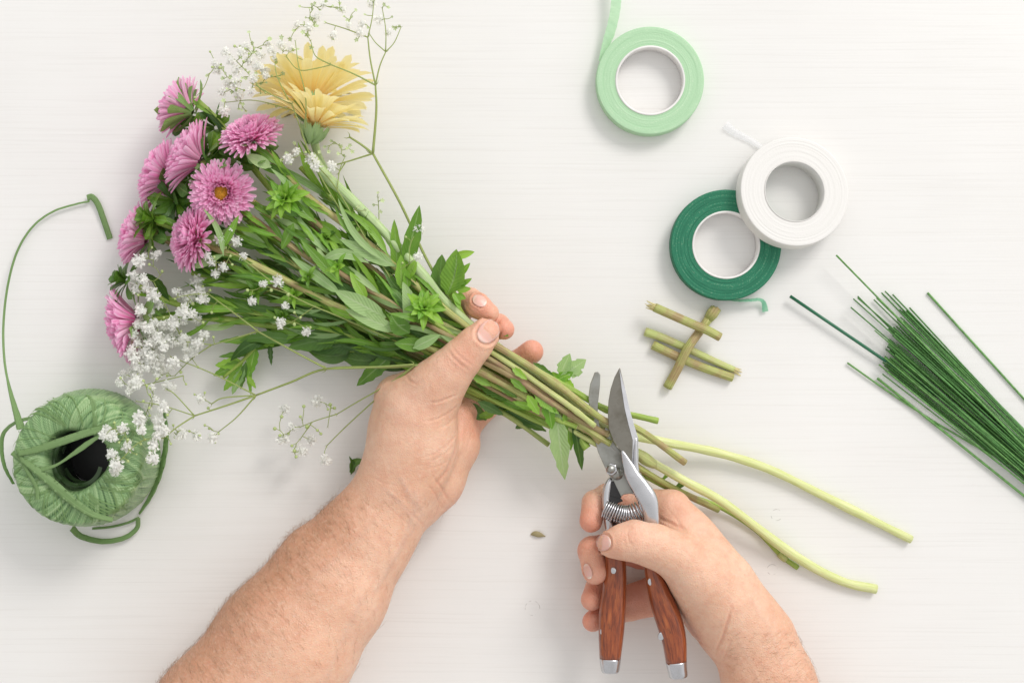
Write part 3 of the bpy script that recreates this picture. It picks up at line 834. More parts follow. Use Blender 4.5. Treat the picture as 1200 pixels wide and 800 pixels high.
    handle([(762, 632, 84, 8, 8), (763, 660, 82, 8.8, 11), (769, 684, 81, 11.5, 13), (777, 708, 80, 14.5, 14), (785, 730, 79, 15.5, 14), (790, 750, 78, 14.2, 13), (792.5, 775, 77, 12.2, 12)],
           [(792.4, 774.5, 77, 12.4, 12.2), (793.5, 783, 77, 11.6, 11.5), (795, 791, 77, 10.8, 10.8), (795.3, 793, 77, 9.6, 9.6)], [(762.5, 681, 91.5, 4.4), (774.8, 745, 86.5, 4.8)], 'right wooden handle with steel ferrule')
build_shears()

# ------------------------------------------------------------------ tape rolls
def rotmat(axis, ang):
    a = unit(axis); c, s_ = math.cos(ang), math.sin(ang); x, y, z = a
    K = np.array([[0, -z, y], [z, 0, -x], [-y, x, 0]]); return np.eye(3) + s_ * K + (1 - c) * K @ K
def build_roll(label, x, y, hbase, thick, R, Rin, core, mat, tilt=None, Rc=None):
    c = pt(x, y, hbase + thick)          # the middle of the upper face is what the photo gives
    f = sc(hbase + thick)
    R *= f; Rin *= f
    base = c - np.array([0, 0, thick])
    t = thing('tape_roll', label, 'tape roll', base, 'rolls of floral tape')
    if tilt is not None:
        t.rotation_euler = tilt
    g = G()
    e = 1.2
    rings = [(Rin + core, thick - .6)]
    nr = 26
    rr = random.Random(int(x))
    top = [(Rin + core + (R - Rin - core - e) * i / nr, thick + rr.uniform(-.18, .18)) for i in range(nr + 1)]
    bot = [(Rin + core, 0), (R - e, 0)]
    prof = top + [(R - .3, thick - .5), (R, thick - e)] + [(R + rr.uniform(-.15, .15), thick * k / 6) for k in (5, 4, 3, 2, 1)] + [(R, e), (R - e, 0), (Rin + core, 0)]
    lathe(g, prof[::-1], base, 128); g.mk('wound_tape', mat, t, base=base)
    g = G(); prof = [(Rin, .3), (Rin + core, .3), (Rin + core, thick + .5), (Rin + core * .8, thick + .9), (Rin + .3, thick + .9), (Rin, thick + .5)]
    lathe(g, prof, base, 128); g.mk('core', MT['core'] if mat is not MT['tape_white'] else MT['tape_white'], t, base=base)
    return t, base
t1, b1 = build_roll('mint green crepe tape roll lying flat beside the top edge', 762, 94.5, 0, 20, 63.2, 38.5, 2.4, MT['tape_green'])
t2, b2 = build_roll('dark green crepe tape roll partly under the white roll', 851, 287, 0, 20, 64.8, 37.6, 2.2, MT['tape_dark'])
# the white roll leans: far edge on the table, near edge on the dark roll
ang = .165; axis = np.array([1.0, 0.75, 0]); axis = unit(np.cross([0, 0, 1], unit([.66, .72, 0])))
q = Vector(tuple(axis)).to_track_quat('X', 'Z')
from mathutils import Matrix
eul = Matrix.Rotation(ang, 3, Vector(tuple(axis))).to_euler()
t3, b3 = build_roll('white crepe tape roll leaning on the dark green roll', 929, 227, 12, 22, 65, 35.5, 0.9, MT['tape_white'], eul)
# tails (part of the rolls); built in the roll's own frame
def tail(parent, base, pts, W, N, mat, name='tape_end'):
    g = G(); P = catmull(pts, 8); strip(g, P, W, N); o = g.mk(name, mat, parent); return o
tail(t1, b1, [pt(703, 72, 12), pt(709, 55, 10), pt(716, 35, 12), pt(721, 12, 16), pt(722, -8, 18), pt(719, -40, 16)], lambda t: 5 + 7 * min(1, t * 3), lambda t: (.55 - .5 * t, .1, .5 + t), MT['tail_mint'])
tail(t2, b2, [pt(851, 350.6, 12), pt(866, 352, 12), pt(880, 351.6, 11), pt(890, 351, 9), pt(895, 355, 6), pt(897, 365, 4)], lambda t: 4 + 8 * max(0, t - .6), lambda t: (0.05, .65 - .3 * t, .5 + t), MT['tail_green'])
g = G(); strip(g, catmull([pt(902, 180, 4), pt(880, 165, 2.6), pt(860, 155, 2), pt(850, 146, 4)], 8), lambda t: 5 + 6 * t, (0, 0, 1)); o3 = g.mk('tape_end', MT['tail_white'], None)
bpy.context.view_layer.update()
o3.parent = t3; o3.matrix_parent_inverse = t3.matrix_world.inverted()

# ------------------------------------------------------------------ ball of ribbon
def build_ball():
    cx, cy, ht = 88, 539, 88
    top = pt(cx, cy, ht); R = 76 * sc(ht); base = np.array([top[0], top[1], 0])
    t = thing('ribbon_ball', 'squat ball of green raffia ribbon with loose loops and a dark hollow centre', 'ribbon ball', base)
    rin = 35.5 * sc(ht)
    # profile from the bottom of the hole over the rim to the table
    prof = [(rin * .96, 6), (rin * .93, 20), (rin * .92, 40), (rin * .95, 60), (rin * .98, 74), (rin * 1.02, 83)]
    for i in range(1, 12):
        u = i / 12; prof.append((rin * 1.02 + (R * .93 - rin) * u, 83 + 5.5 * math.sin(PI * min(1, u * .9 + .1)) + 2))
    for i in range(1, 9):
        a = i / 8 * PI / 2; prof.append((R * .93 + R * .09 * math.sin(a), 84 - 14 * (1 - math.cos(a)) + 2))
    prof += [(R * 1.06, 58), (R * 1.09, 40), (R * 1.08, 22), (R * 1.03, 8), (R * .96, 1)]
    ns = 900; n = len(prof); V = []; U = []; A = []; I = []
    Ls = [0]
    for j in range(1, n): Ls.append(Ls[-1] + math.dist(prof[j], prof[j - 1]))
    # strands: value noise over two swirl directions
    r1 = nrng.rand(180); r2 = nrng.rand(120); r3 = nrng.rand(420)
    def vn(r, x):
        x = x % len(r); i = int(x); f = x - i; f = f * f * (3 - 2 * f); return r[i] * (1 - f) + r[(i + 1) % len(r)] * f
    lob = nrng.rand(9)
    for k in range(ns):
        th = k / ns
        for j, (r, z) in enumerate(prof):
            u = Ls[j] / Ls[-1]
            sw = th + .30 * u; sw2 = th - .22 * u
            s1 = vn(r1, sw * 180); s2 = vn(r2, sw2 * 120); s3 = vn(r3, sw * 420)
            patch = vn(lob, th * 9 + u * 3)
            h = (s1 if patch > .25 else s2) * .4 + s3 * .6
            rr = r * (1 + .018 * math.sin(2 * PI * th + 2.2) + .012 * math.sin(4 * PI * th)) + (h - .5) * 1.9 * (1 if j > 5 else .6); zz = z + (h - .5) * 2.0 * (1 if 5 < j < n - 2 else 0)
            # irregular hole
            if j <= 7: rr += 2.6 * math.sin(2 * PI * th * 3 + 1) * (1 - max(0, j - 5) / 3)
            a = 2 * PI * th
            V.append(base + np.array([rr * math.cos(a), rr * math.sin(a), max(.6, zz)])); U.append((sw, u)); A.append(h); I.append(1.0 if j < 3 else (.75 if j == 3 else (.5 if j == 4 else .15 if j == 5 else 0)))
    F = [(k * n + j, ((k + 1) % ns) * n + j, ((k + 1) % ns) * n + j + 1, k * n + j + 1) for k in range(ns) for j in range(n - 1)]
    mk('wound_ribbon', V, F, MT['ball'], t, U, {'t': A, 'in': I}, base=base)
    # separate strands laid across the top from the hollow to the rim and down the side
    rs = random.Random(4); g = G()
    def prof_at(s_):
        q = s_ * (len(prof) - 1); i = min(int(q), len(prof) - 2); f = q - i
        return prof[i][0] * (1 - f) + prof[i + 1][0] * f, prof[i][1] * (1 - f) + prof[i + 1][1] * f
    for i in range(60):
        a0 = rs.uniform(0, 2 * PI); tw = rs.choice((1, 1, 1, 1, -1)) * rs.uniform(.35, .6); s0 = rs.uniform(.14, .3); s1 = rs.uniform(.7, .97); P = []
        lift = rs.uniform(.3, 1.0)
        for k in range(15):
            u = k / 14; s_ = s0 + (s1 - s0) * u; r_, z_ = prof_at(s_); a = a0 + tw * u
            out = 0 if s_ < .5 else lift
            P.append(base + np.array([(r_ + out) * math.cos(a), (r_ + out) * math.sin(a), max(1.5, z_ + (lift if .2 < s_ < .8 else 0))]))
        c_ = math.cos(a0 + tw), math.sin(a0 + tw)
        strip(g, P, rs.uniform(.7, 2.2), lambda u, c_=c_: (c_[0] * max(0, u * 2.2 - 1), c_[1] * max(0, u * 2.2 - 1), 1.0 - .6 * u))
    g.mk('crossing_strands', MT['strand'], t)
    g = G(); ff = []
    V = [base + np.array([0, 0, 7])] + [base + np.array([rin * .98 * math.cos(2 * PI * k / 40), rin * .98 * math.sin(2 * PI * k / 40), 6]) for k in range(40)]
    g.add(V, [(0, 1 + k, 1 + (k + 1) % 40) for k in range(40)]); g.mk('hollow', MT['black'], t)  # black disc painting the dark at the bottom of the hole
    # inner ribbon turns seen in the hole
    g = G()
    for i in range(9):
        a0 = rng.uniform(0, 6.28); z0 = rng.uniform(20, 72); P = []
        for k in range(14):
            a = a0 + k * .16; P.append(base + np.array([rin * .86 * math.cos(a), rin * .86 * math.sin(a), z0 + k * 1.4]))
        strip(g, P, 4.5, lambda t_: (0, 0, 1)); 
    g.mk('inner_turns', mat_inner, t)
    def rib(pts, W, Nn=(0, 0, 1), thick=.2, lab=None):
        g = G(); strip(g, catmull(pts, 8), W, Nn, thick); o = g.mk('loose_ribbon', MT['strand'], t)
        if lab: o['label'] = lab
    # bands crossing the hollow
    rib([pt(22, 531, 91), pt(45, 526, 93), pt(75, 516, 95), pt(105, 506, 95), pt(135, 499, 92)], lambda u: 6.5 + 2.5 * math.sin(u * 3), (0, .2, 1))
    rib([pt(40, 552, 92), pt(65, 545, 94), pt(88, 530, 95), pt(108, 516, 95), pt(128, 505, 92)], lambda u: 6.5 - 3.5 * math.sin(u * 5) ** 2, (.1, .4, 1))
    rib([pt(14, 530, 84), pt(35, 545, 93), pt(60, 565, 94), pt(85, 587, 95), pt(108, 602, 92), pt(132, 609, 84)], lambda u: 5.5 + 5 * math.sin(u * PI) ** 2, lambda u: (.3 * math.sin(u * 8), .2, 1))
    rib([pt(20, 525, 88), pt(30, 548, 92), pt(42, 570, 92), pt(44, 585, 92)], 4.5)
    # loops hanging round the outside
    rib([pt(16, 567, 60), pt(6, 548, 52), pt(2, 528, 50), pt(4, 508, 52), pt(18, 495, 62), pt(38, 489, 72)], 4.6, lambda u: (.9 - u, .6 * u, .5 + .6 * u))
    rib([pt(192, 478, 10), pt(195, 510, 12), pt(190, 545, 14), pt(178, 578, 12), pt(163, 602, 8)], lambda u: 3.5 + 5.5 * math.sin(u * PI), (-.5, .2, .8))
    rib([pt(84, 618, 20), pt(95, 628, 10), pt(120, 634, 6), pt(145, 630, 6), pt(160, 619, 8), pt(162, 606, 16)], lambda u: 8 - 3 * u, lambda u: (.2, .5, .9))
    rib([pt(163, 606, 5), pt(150, 612, 5), pt(130, 617, 5), pt(108, 619, 5)], 3, (0, .4, 1))
    # the tail running up and away over the table
    rib([pt(25, 503, 78), pt(18, 480, 62), pt(10, 450, 44), pt(5, 420, 30), pt(4, 380, 20), pt(9, 335, 14), pt(20, 295, 10), pt(38, 266, 8), pt(62, 248, 6), pt(90, 239, 5), pt(105, 236, 5)], lambda u: 7.5 * (1 - min(1, u * 4.5)) + 2.6, lambda u: (.5 * (1 - u), .3 * u + .1, .8))
    rib([pt(102, 232, 5), pt(108, 231, 5.5), pt(115, 240, 5), pt(122, 259, 4), pt(129, 280, 2.5)], 7, (0, 0, 1))
m = M('inner_ribbon_shaded'); m.set(**{'Base__Color': (.03, .06, .02, 1), 'Roughness': .25}); mat_inner = m.m  # ribbon green darkened to carry the shade inside the hole
build_ball()

# ------------------------------------------------------------------ offcuts of stem
GRP = 'four cut stem ends'
def ragged(g, c, d, n, L, w, r=random.Random(3)):
    for i in range(n):
        a = 2 * PI * i / n; u = unit(np.cross(d, [0, 0, 1])); v = np.cross(u, d)
        dd = unit(d + (u * math.cos(a) + v * math.sin(a)) * r.uniform(.15, .55))
        P = [c + (u * math.cos(a) + v * math.sin(a)) * w * .6 - d * 2, c + dd * L * r.uniform(.6, 1)]
        P[1][2] = max(P[1][2], 1); tube(g, [P[0], (P[0] + P[1]) / 2, P[1]], lambda t: 1.5 * (1 - t * .8), 4)
def offcut(label, pts, R, mat, rag0=None, rag1=None, knob=None):
    P = catmull([pt(*p) for p in pts], 6)
    t = thing('stem_offcut', label, 'stem offcut', [P[len(P) // 2][0], P[len(P) // 2][1], 0], GRP)
    g = G(); tube(g, P, R, 12); g.mk('stem', mat, t)
    for flag, c, d in ((rag0, P[0], unit(P[0] - P[2])), (rag1, P[-1], unit(P[-1] - P[-3]))):
        if flag:
            g = G(); ragged(g, c, d, flag[0], flag[1], flag[2]); g.mk('torn_end', flag[3], t)
        else:
            g = G(); r0 = (R(0) if c is P[0] else R(1)) if callable(R) else R
            tube(g, [c - d * .2, c + d * .35], r0 * .86, 12); g.mk('cut_face', MT['cut'], t)
    if knob:
        x, y, h, r, L = knob
        g = G(); d = unit(P[-1] - P[-2]); 
        for i in range(9):
            a = 2 * PI * i / 9; u = unit(np.cross(d, [0, 0, 1])); v = np.cross(u, d); off = (u * math.cos(a) + v * math.sin(a)) * r * .55
            tube(g, [P[-1] + off * .5 - d * 4, P[-1] + off + d * L * .3, P[-1] + off * .95 + d * L * rng.uniform(.75, 1)], lambda t: r * .36 * (1 - .35 * t), 6)
        g.mk('node', MT['stem_olive'], t)
straw = mat_plain('torn_fibre', (.66, .58, .28), .7)
offcut('olive stem offcut under the others, uppermost of the crossed pieces with a torn left end', [(767, 360, 22), (785, 368, 21), (810, 379, 20), (828, 386.5, 19), (844, 395, 18)], lambda t: 5.2, MT['stem_olive'], rag0=(9, 13, 5, straw))
offcut('short thick offcut lying diagonally across the others with a swollen upper end', [(782, 454, 5), (794, 432, 10), (806, 408, 15), (820, 388, 10), (832, 371, 8)], lambda t: 5.6 - .6 * t, MT['stem_brown' if False else 'stem_olive'], knob=(838, 364, 10, 8.5, 15))
offcut('thin pale green offcut with a frayed right tip, middle of the parallel pair', [(756, 388.5, 5), (775, 395, 5), (805, 408, 4.5), (835, 422, 4.5), (860, 433, 4.5)], lambda t: 5.2 - 1.6 * t, MT['stem_pale_off'] if 'stem_pale_off' in MT else MT['stem_olive'], rag1=(7, 12, 3, straw))
offcut('olive brown offcut with two clean cuts, lowest of the parallel pair', [(765, 404, 5.5), (790, 416, 5.5), (820, 429, 5.5), (859, 442.5, 5.5)], lambda t: 5.4 - .4 * t, MT['stem_olive'])
# small dry husk on the table
g = G(); tube(g, catmull([pt(622, 626, 1.5), pt(627, 625, 2.6), pt(633, 626.5, 2.8), pt(639, 628, 1.6)], 4), lambda t: .4 + 3.0 * math.sin(PI * min(.97, t + .03)), 8, .55)
h_ = g.mk('dry_husk', MT['husk'], None); tag(h_, 'tiny dry bud husk lying alone on the white table', 'husk')

# ------------------------------------------------------------------ floral wires
def build_wires():
    WG = 'green floral wires'
    def wire(a, b, r, mat, label, bend=0, grp=True):
        A = pt(*a); B = pt(*b); d = B - A; n = np.array([-d[1], d[0], 0]) / np.linalg.norm(d)
        P = [A + d * t + n * bend * math.sin(PI * t) for t in np.linspace(0, 1, 7)]
        g = G(); tube(g, P, r, 6); o = g.mk('floral_wire', mat, None, base=A * [1, 1, 0])
        tag(o, label, 'wire', WG if grp else None)
    D = unit(np.array([1, -1.20]))
    def ext(x, y, s): # far end beyond the frame, along slope s (dy/dx)
        L = 520; q = math.hypot(1, s); return (x + L / q, y + L * s / q)
    special = [((980, 299), 1.02, 1.1, 'thin wire whose tip sticks out farthest above the wire bundle', 20),
               ((926, 347), .655, 1.9, 'thick blue green wire sticking out to the left of the bundle', 9),
               ((993, 425), .50, 1.1, 'thin wire bending out low on the left of the bundle', 3),
               ((1087, 343), 1.10, 1.3, 'single wire lying apart to the upper right of the bundle', 2),
               ((1028, 443), .80, 1.5, 'lowest wire along the underside of the bundle', 4)]
    for (p, s_, r, lab, h) in special:
        q = ext(*p, s_)
        if r == 1.9: q = (1230, 553)
        if lab.startswith('thin wire bending'): q = (1215, 560); 
        wire((*p, h), (*q, max(3, h * .6)), r, MT['wire_dark'] if r == 1.9 else MT['wire2'], lab, bend=(-6 if 'bending' in lab else 0))
    r = random.Random(21)
    tips = [(1005, 347, 1.0), (1000, 350, .92), (997, 360, .90), (1025, 387, .9), (1030, 371, .95), (1033, 343, 1.02), (1037, 341, 1.04), (1039, 343, 1.06), (1046, 345, 1.08), (1024, 351, 1.0), (1027, 349, .99), (1041, 385, .9), (1005, 349, .86), (1038, 424, .80), (1030, 427, .82), (1034, 438, .80)]
    for (x, y, s_) in tips:
        wire((x, y, r.uniform(2, 16)), (*ext(x, y, s_ * r.uniform(.97, 1.03) * .98), r.uniform(2, 18)), r.uniform(.7, .95), MT[r.choice(['wire', 'wire2'])], 'straight green floral wire lying in the dense bundle')
    n = 62
    for i in range(n):
        u = i / (n - 1)
        # start line slants from lower-left end to upper-right
        x = 1037 + 14 * u + r.uniform(-4, 9) + 22 * max(0, u - .6); y = 432 - 62 * u + r.uniform(-5, 5) - 25 * max(0, u - .6)
        s_ = .80 + .22 * u + r.uniform(-.02, .02)
        edge = abs(u - .5) * 2; hmax = 3 + 20 * (1 - edge ** 2)
        wire((x, y, r.uniform(2, hmax)), (*ext(x, y, s_), r.uniform(2, hmax)), r.uniform(.75, 1.0), MT[r.choice(['wire', 'wire', 'wire2'])], 'straight green floral wire lying in the dense bundle', bend=r.uniform(-4, 4))
build_wires()
# ------------------------------------------------------------------ bouquet
rb = random.Random(42)
def basis(D):
    D = unit(D); u = unit(np.cross(D, [0.13, .2, 1.0] if abs(D[2]) < .9 else [0.1, 1, 0])); return D, u, np.cross(D, u)
def aster_bloom(parent, c, D, R, seed, centre=False, n=340, e1=8):
    r = random.Random(seed); D, u, v = basis(D); g = G()
    c0 = c - D * R * .42
    for i in range(n):
        t = .12 + .88 * (i + .5) / n; a = i * 2.39996 + r.uniform(-.12, .12)
        rad = u * math.cos(a) + v * math.sin(a)
        e = math.radians(86 - (86 - e1) * t ** 1.15 + r.uniform(-6, 6))
        if centre: e = math.radians(88 - 66 * t + r.uniform(-6, 6))
        L = R * ((.44 + .27 * t) if e1 < 20 else (.50 + .34 * t)) * r.uniform(.95, 1.05)
        b = c0 + rad * R * ((.08 if not centre else .18) + (.32 if e1 < 20 else .18) * t) + D * R * (.20 * (1 - t))
        e2 = e - math.radians(r.uniform(6, 26)) if t > .35 else e + math.radians(r.uniform(0, 20))
        d0 = rad * math.cos(e) + D * math.sin(e); d1 = rad * math.cos(e2) + D * math.sin(e2)
        W = R * .14 * r.uniform(.85, 1.15); side = np.cross(rad, D)
        V = []; U = []; F = []; sh = r.random(); ns = 5; p = b.copy()
        for k in range(ns + 1):
            s_ = k / ns; w = W * (.55 + .55 * s_) * (1 if s_ < .9 else .62)
            if k: p = p + (d0 * (1 - s_) + d1 * s_) * L / ns
            nn = unit(np.cross(side, d0 * (1 - s_) + d1 * s_))
            for q in (-1, 0, 1):
                x = p + side * q * w / 2 + nn * (abs(q) * w * .30) * (-1 if np.dot(nn, D) < 0 else 1)
                if q == 0 and k == ns: x = x + (p - b) * .05
                if x[2] < 1.2: x[2] = 1.2
                V.append(x); U.append((.5 + q / 2, s_))
        for k in range(ns):
            for q in (0, 1):
                m_ = k * 3 + q; F.append((m_, m_ + 1, m_ + 4, m_ + 3))
        g.add(V, F, U, [sh] * len(V))
    bl = g.mk('bloom', MT['pink'], parent)
    if centre:
        g = G()
        for i in range(110):
            t = (i + .5) / 110; a = i * 2.39996; rr = R * .24 * math.sqrt(t)
            p = c0 + (u * math.cos(a) + v * math.sin(a)) * rr + D * R * (.34 + .10 * (1 - t))
            tube(g, [p, p + D * R * .07, p + D * R * .10], lambda s_: R * .028 * (1 - .5 * s_), 5)
        g.mk('flower_centre', MT['disc'], bl)
def calyx(parent, c, D, R, seed, n=16, L=.8, mat='bract', label=None, spread=(0, 50), W=.22):
    r = random.Random(seed); D, u, v = basis(D); g = G(); c0 = c - D * R * .55
    for i in range(n):
        a = 2 * PI * (i + r.uniform(-.3, .3)) / n * (1 if i % 2 else 1)
        rad = u * math.cos(a) + v * math.sin(a); e = math.radians(r.uniform(*spread))
        d = rad * math.cos(e) + D * math.sin(e)
        b = c0 + rad * R * .08; l = R * L * r.uniform(.75, 1.12)
        leaf(g, b, b + d * l, R * W * 1.6 * r.uniform(.8, 1.2), bend=.08, nrm=unit(D * .8 - rad * .3) if r.random() < .8 else -D, spat=True, nl=8, fold=.18, A=r.random())
    o = g.mk('calyx', MT[mat], parent)
    if label: o['label'] = label
def stem_of(parent, pts, R, mat, name='stem', cut=True, n=6):
    P = catmull([pt(*p) for p in pts], n); g = G(); 
    # small swellings at the nodes
    L = len(P)
    rs_ = random.Random(int(pts[0][0] * 7 + pts[0][1])); ph = rs_.uniform(0, 9)
    rad = [(1 + .045 * math.sin(i * .61 + ph) + .03 * math.sin(i * 1.7 + ph * 2)) * (R if not callable(R) else R(i / (L - 1))) * (1 + .16 * math.exp(-(((i % 17) - 8) / 1.2) ** 2)) for i in range(L)]
    tube(g, P, rad, 10); s_ = g.mk(name, MT[mat], parent)
    if cut:
        d = unit(P[-1] - P[-2]); g = G(); tube(g, [P[-1] - d * .2, P[-1] + d * .35], rad[-1] * .86, 10); g.mk('cut_face', MT['cut'], s_)
    return P
def stem_leaves(parent, P, t0, t1, n, L=(40, 80), W=(4, 9), mats=('leaf', 'leaf', 'dark', 'pale', 'bright', 'leaf'), spread=.42, up=.16, teeth=.3, rnd=rb, seg=None):
    m = len(P)
    for i in range(n):
        t = t0 + (t1 - t0) * (i + rnd.random()) / n; j = int(t * (m - 1)); j = min(max(j, 3), m - 2)
        d = unit(P[j - 3] - P[j]); side = unit(np.cross(d, [0, 0, 1]))
        l = rnd.uniform(*L); s_ = rnd.uniform(-spread, spread); uu = rnd.uniform(-.10, up)
        tip = P[j] + (d + side * s_ + np.array([0, 0, uu])) * l
        tip[2] = max(3, tip[2])
        g = G(); mt = rnd.choice(mats)
        leaf(g, P[j] + np.array([0, 0, rnd.uniform(-2, 9)]), tip, rnd.uniform(*W), bend=rnd.uniform(-.05, .12), side=rnd.uniform(-.12, .12), nrm=(rnd.uniform(-.7, .7), rnd.uniform(-.7, .7), 1), teeth=teeth if rnd.random() < .5 else 0, nteeth=4, flip=rnd.uniform(-.1, .35), fold=rnd.uniform(.1, .4), twist=rnd.uniform(-.9, .9))
        g.mk('leaf', MT[mt], parent)
def rosette(parent, c, D, n, L, W, mat, seed, name='leaf', elev=(5, 75)):
    r = random.Random(seed); D, u, v = basis(D)
    for i in range(n):
        a = i * 2.39996; t = (i + .5) / n; e = math.radians(elev[1] + (elev[0] - elev[1]) * t + r.uniform(-8, 8))
        d = (u * math.cos(a) + v * math.sin(a)) * math.cos(e) + D * math.sin(e)
        l = L * (.45 + .55 * t) * r.uniform(.85, 1.15); g = G()
        leaf(g, c + d * 1.5, c + d * l, W * r.uniform(.8, 1.2), bend=.08, nrm=unit(D - .3 * d), nl=8, fold=.3, flip=.15, teeth=.12 if r.random() < .3 else 0)
        g.mk(name, MT[mat], parent)

AG = 'pink asters in the bouquet'
# (label, head x,y,h, facing, R, stem path, stem radius, stem material, leaves, centre)
ASTERS = [
 ('pink aster seen from its green back, topmost at the upper left of the bouquet', (208, 124, 46), (-.88, .42, -.22), 38, [(232, 119, 44), (262, 150, 44), (330, 235, 50), (440, 320, 58), (540, 388, 62), (600, 420, 60), (664, 453, 62), (711, 480, 62), (745, 487, 62), (771, 493, 60)], 3.6, 'stem', 9, False),
 ('large pink aster seen side on, between the topmost one and the yellow centred one', (217, 179, 66), (-.87, .46, .16), 46, [(236, 190, 60), (290, 232, 60), (380, 300, 66), (480, 362, 70), (560, 415, 74), (610, 447, 74), (655, 479, 74), (700, 510, 72), (716, 520, 74)], 3.8, 'stem_olive', 9, False),
 ('pink aster half hidden at the left edge behind the large side on one', (184, 203, 36), (-.93, .36, .0), 44, [(205, 212, 34), (270, 262, 36), (380, 330, 44), (480, 386, 48), (560, 440, 50), (620, 478, 56), (672, 506, 60), (688, 525, 62)], 4.6, 'stem', 8, False),
 ('pink aster tilted upwards beside the yellow gerberas', (291, 150, 86), (-.2, .74, .62), 37, [(303, 168, 72), (322, 190, 76), (358, 228, 80), (428, 282, 84), (500, 345, 88), (560, 392, 88), (600, 416, 88), (650, 448, 86), (708, 492, 77), (745, 501, 74), (803, 542, 60)], 3.7, 'stem_olive', 6, False),
 ('round pink aster facing the viewer with a yellow centre', (259, 226, 90), (.10, -.16, .98), 34, [(262, 230, 66), (290, 252, 68), (320, 273, 76), (365, 304, 80), (430, 345, 82), (520, 398, 82), (600, 441, 84), (650, 474, 82), (700, 503, 74), (714, 509, 76)], 3.6, 'stem_brown', 7, True),
 ('pink aster with a hollow centre facing left, above the white blossoms', (216, 277, 84), (-.72, .16, .66), 38, [(226, 279, 70), (248, 289, 76), (290, 306, 78), (350, 336, 80), (420, 371, 82), (520, 415, 80), (600, 455, 76), (650, 486, 72), (690, 505, 70), (703, 518, 68)], 4.0, 'stem_olive', 7, False),
 ('pink aster mostly hidden by green bracts on the left edge, above the dark green bud', (157, 273, 34), (-.93, .3, .04), 40, [(176, 270, 32), (250, 312, 34), (350, 358, 40), (460, 405, 44), (560, 452, 48), (640, 492, 56), (690, 515, 62), (735, 540, 56), (790, 572, 30), (842, 597, 9)], 3.8, 'stem_olive', 8, False),
 ('lowest pink aster, seen side on at the left above the ribbon ball', (142, 381, 42), (-.965, -.2, .12), 47, [(160, 376, 38), (235, 372, 34), (330, 384, 38), (440, 412, 42), (545, 455, 48), (640, 494, 58), (680, 508, 60), (700, 517, 62)], 3.7, 'stem', 9, False),
]
for k, (lab, hp, D, R, path, sr, sm, nl, cen) in enumerate(ASTERS):
    c = pt(*hp); D = unit(D); t = thing('pink_aster', lab, 'flower', [c[0], c[1], 0], AG)
    aster_bloom(t, c, D, R * sc(hp[2]), 100 + k, cen, e1=(34 if D[2] < .4 else 15))
    calyx(t, c, D, R, 200 + k, n=22 if k == 0 else 15, L=(1.0 if k == 0 else .85), spread=((12, 48) if k == 0 else (-40, 30)), W=.2)
    P = stem_of(t, path, sr, sm)
    stem_leaves(t, P, .05, .56, nl + 12, L=(26, 66), W=(4, 9))
# extra bracts round hidden asters
for (x, y, h, D, n, L, W, seed, mat, lab) in [(150, 330, 50, (-.75, .35, .5), 24, 34, 11, 5, 'dark', 'dark green aster bud on the left edge without any pink, above the lowest aster'),
                                    (180, 258, 62, (-.8, .3, .55), 18, 36, 13, 6, 'leaf', 'closed green aster bud with spoon shaped bracts, left of the hollow centred pink aster')]:
    c = pt(x, y, h); t = thing('aster_bud', lab, 'flower bud', [c[0], c[1], 0], 'closed aster buds')
    r = random.Random(seed); D_, u, v = basis(D)
    g = G()
    for i in range(n):
        a = i * 2.4; tt = (i + .5) / n; e = math.radians(75 - 95 * tt); d = (u * math.cos(a) + v * math.sin(a)) * math.cos(e) + D_ * math.sin(e)
        leaf(g, c + d * 2, c + d * L * (.6 + .4 * tt) * r.uniform(.8, 1.1), W * r.uniform(.8, 1.2), spat=True, nl=8, nrm=D_, fold=.2, bend=.1, zmin=2)
    g.mk('calyx', MT[mat], t)
    P = stem_of(t, [(x + 4, y + 2, h - 10), (x + 80, y + 32, 40), (380, 366, 50), (500, 415, 56), (600, 466, 60), (660, 498, 62)], 3.2, 'stem')
    stem_leaves(t, P, .1, .5, 8, L=(36, 70), W=(8, 14), mats=('leaf', 'dark', 'leaf'))

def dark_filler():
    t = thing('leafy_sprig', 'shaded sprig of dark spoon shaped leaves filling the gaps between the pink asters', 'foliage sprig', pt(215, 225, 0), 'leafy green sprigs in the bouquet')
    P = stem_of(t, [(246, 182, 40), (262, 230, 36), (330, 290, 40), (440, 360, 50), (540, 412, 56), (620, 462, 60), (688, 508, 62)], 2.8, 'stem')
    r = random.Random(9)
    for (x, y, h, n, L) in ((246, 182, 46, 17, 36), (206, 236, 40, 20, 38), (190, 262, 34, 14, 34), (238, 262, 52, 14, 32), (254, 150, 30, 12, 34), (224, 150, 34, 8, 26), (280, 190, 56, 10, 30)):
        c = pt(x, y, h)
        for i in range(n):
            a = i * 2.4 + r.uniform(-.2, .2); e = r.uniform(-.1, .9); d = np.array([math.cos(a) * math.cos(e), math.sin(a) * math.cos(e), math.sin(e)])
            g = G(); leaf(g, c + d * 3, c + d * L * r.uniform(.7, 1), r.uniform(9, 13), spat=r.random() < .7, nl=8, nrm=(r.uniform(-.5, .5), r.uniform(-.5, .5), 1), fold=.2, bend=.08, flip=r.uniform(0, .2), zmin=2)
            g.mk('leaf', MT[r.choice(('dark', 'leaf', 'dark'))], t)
dark_filler()
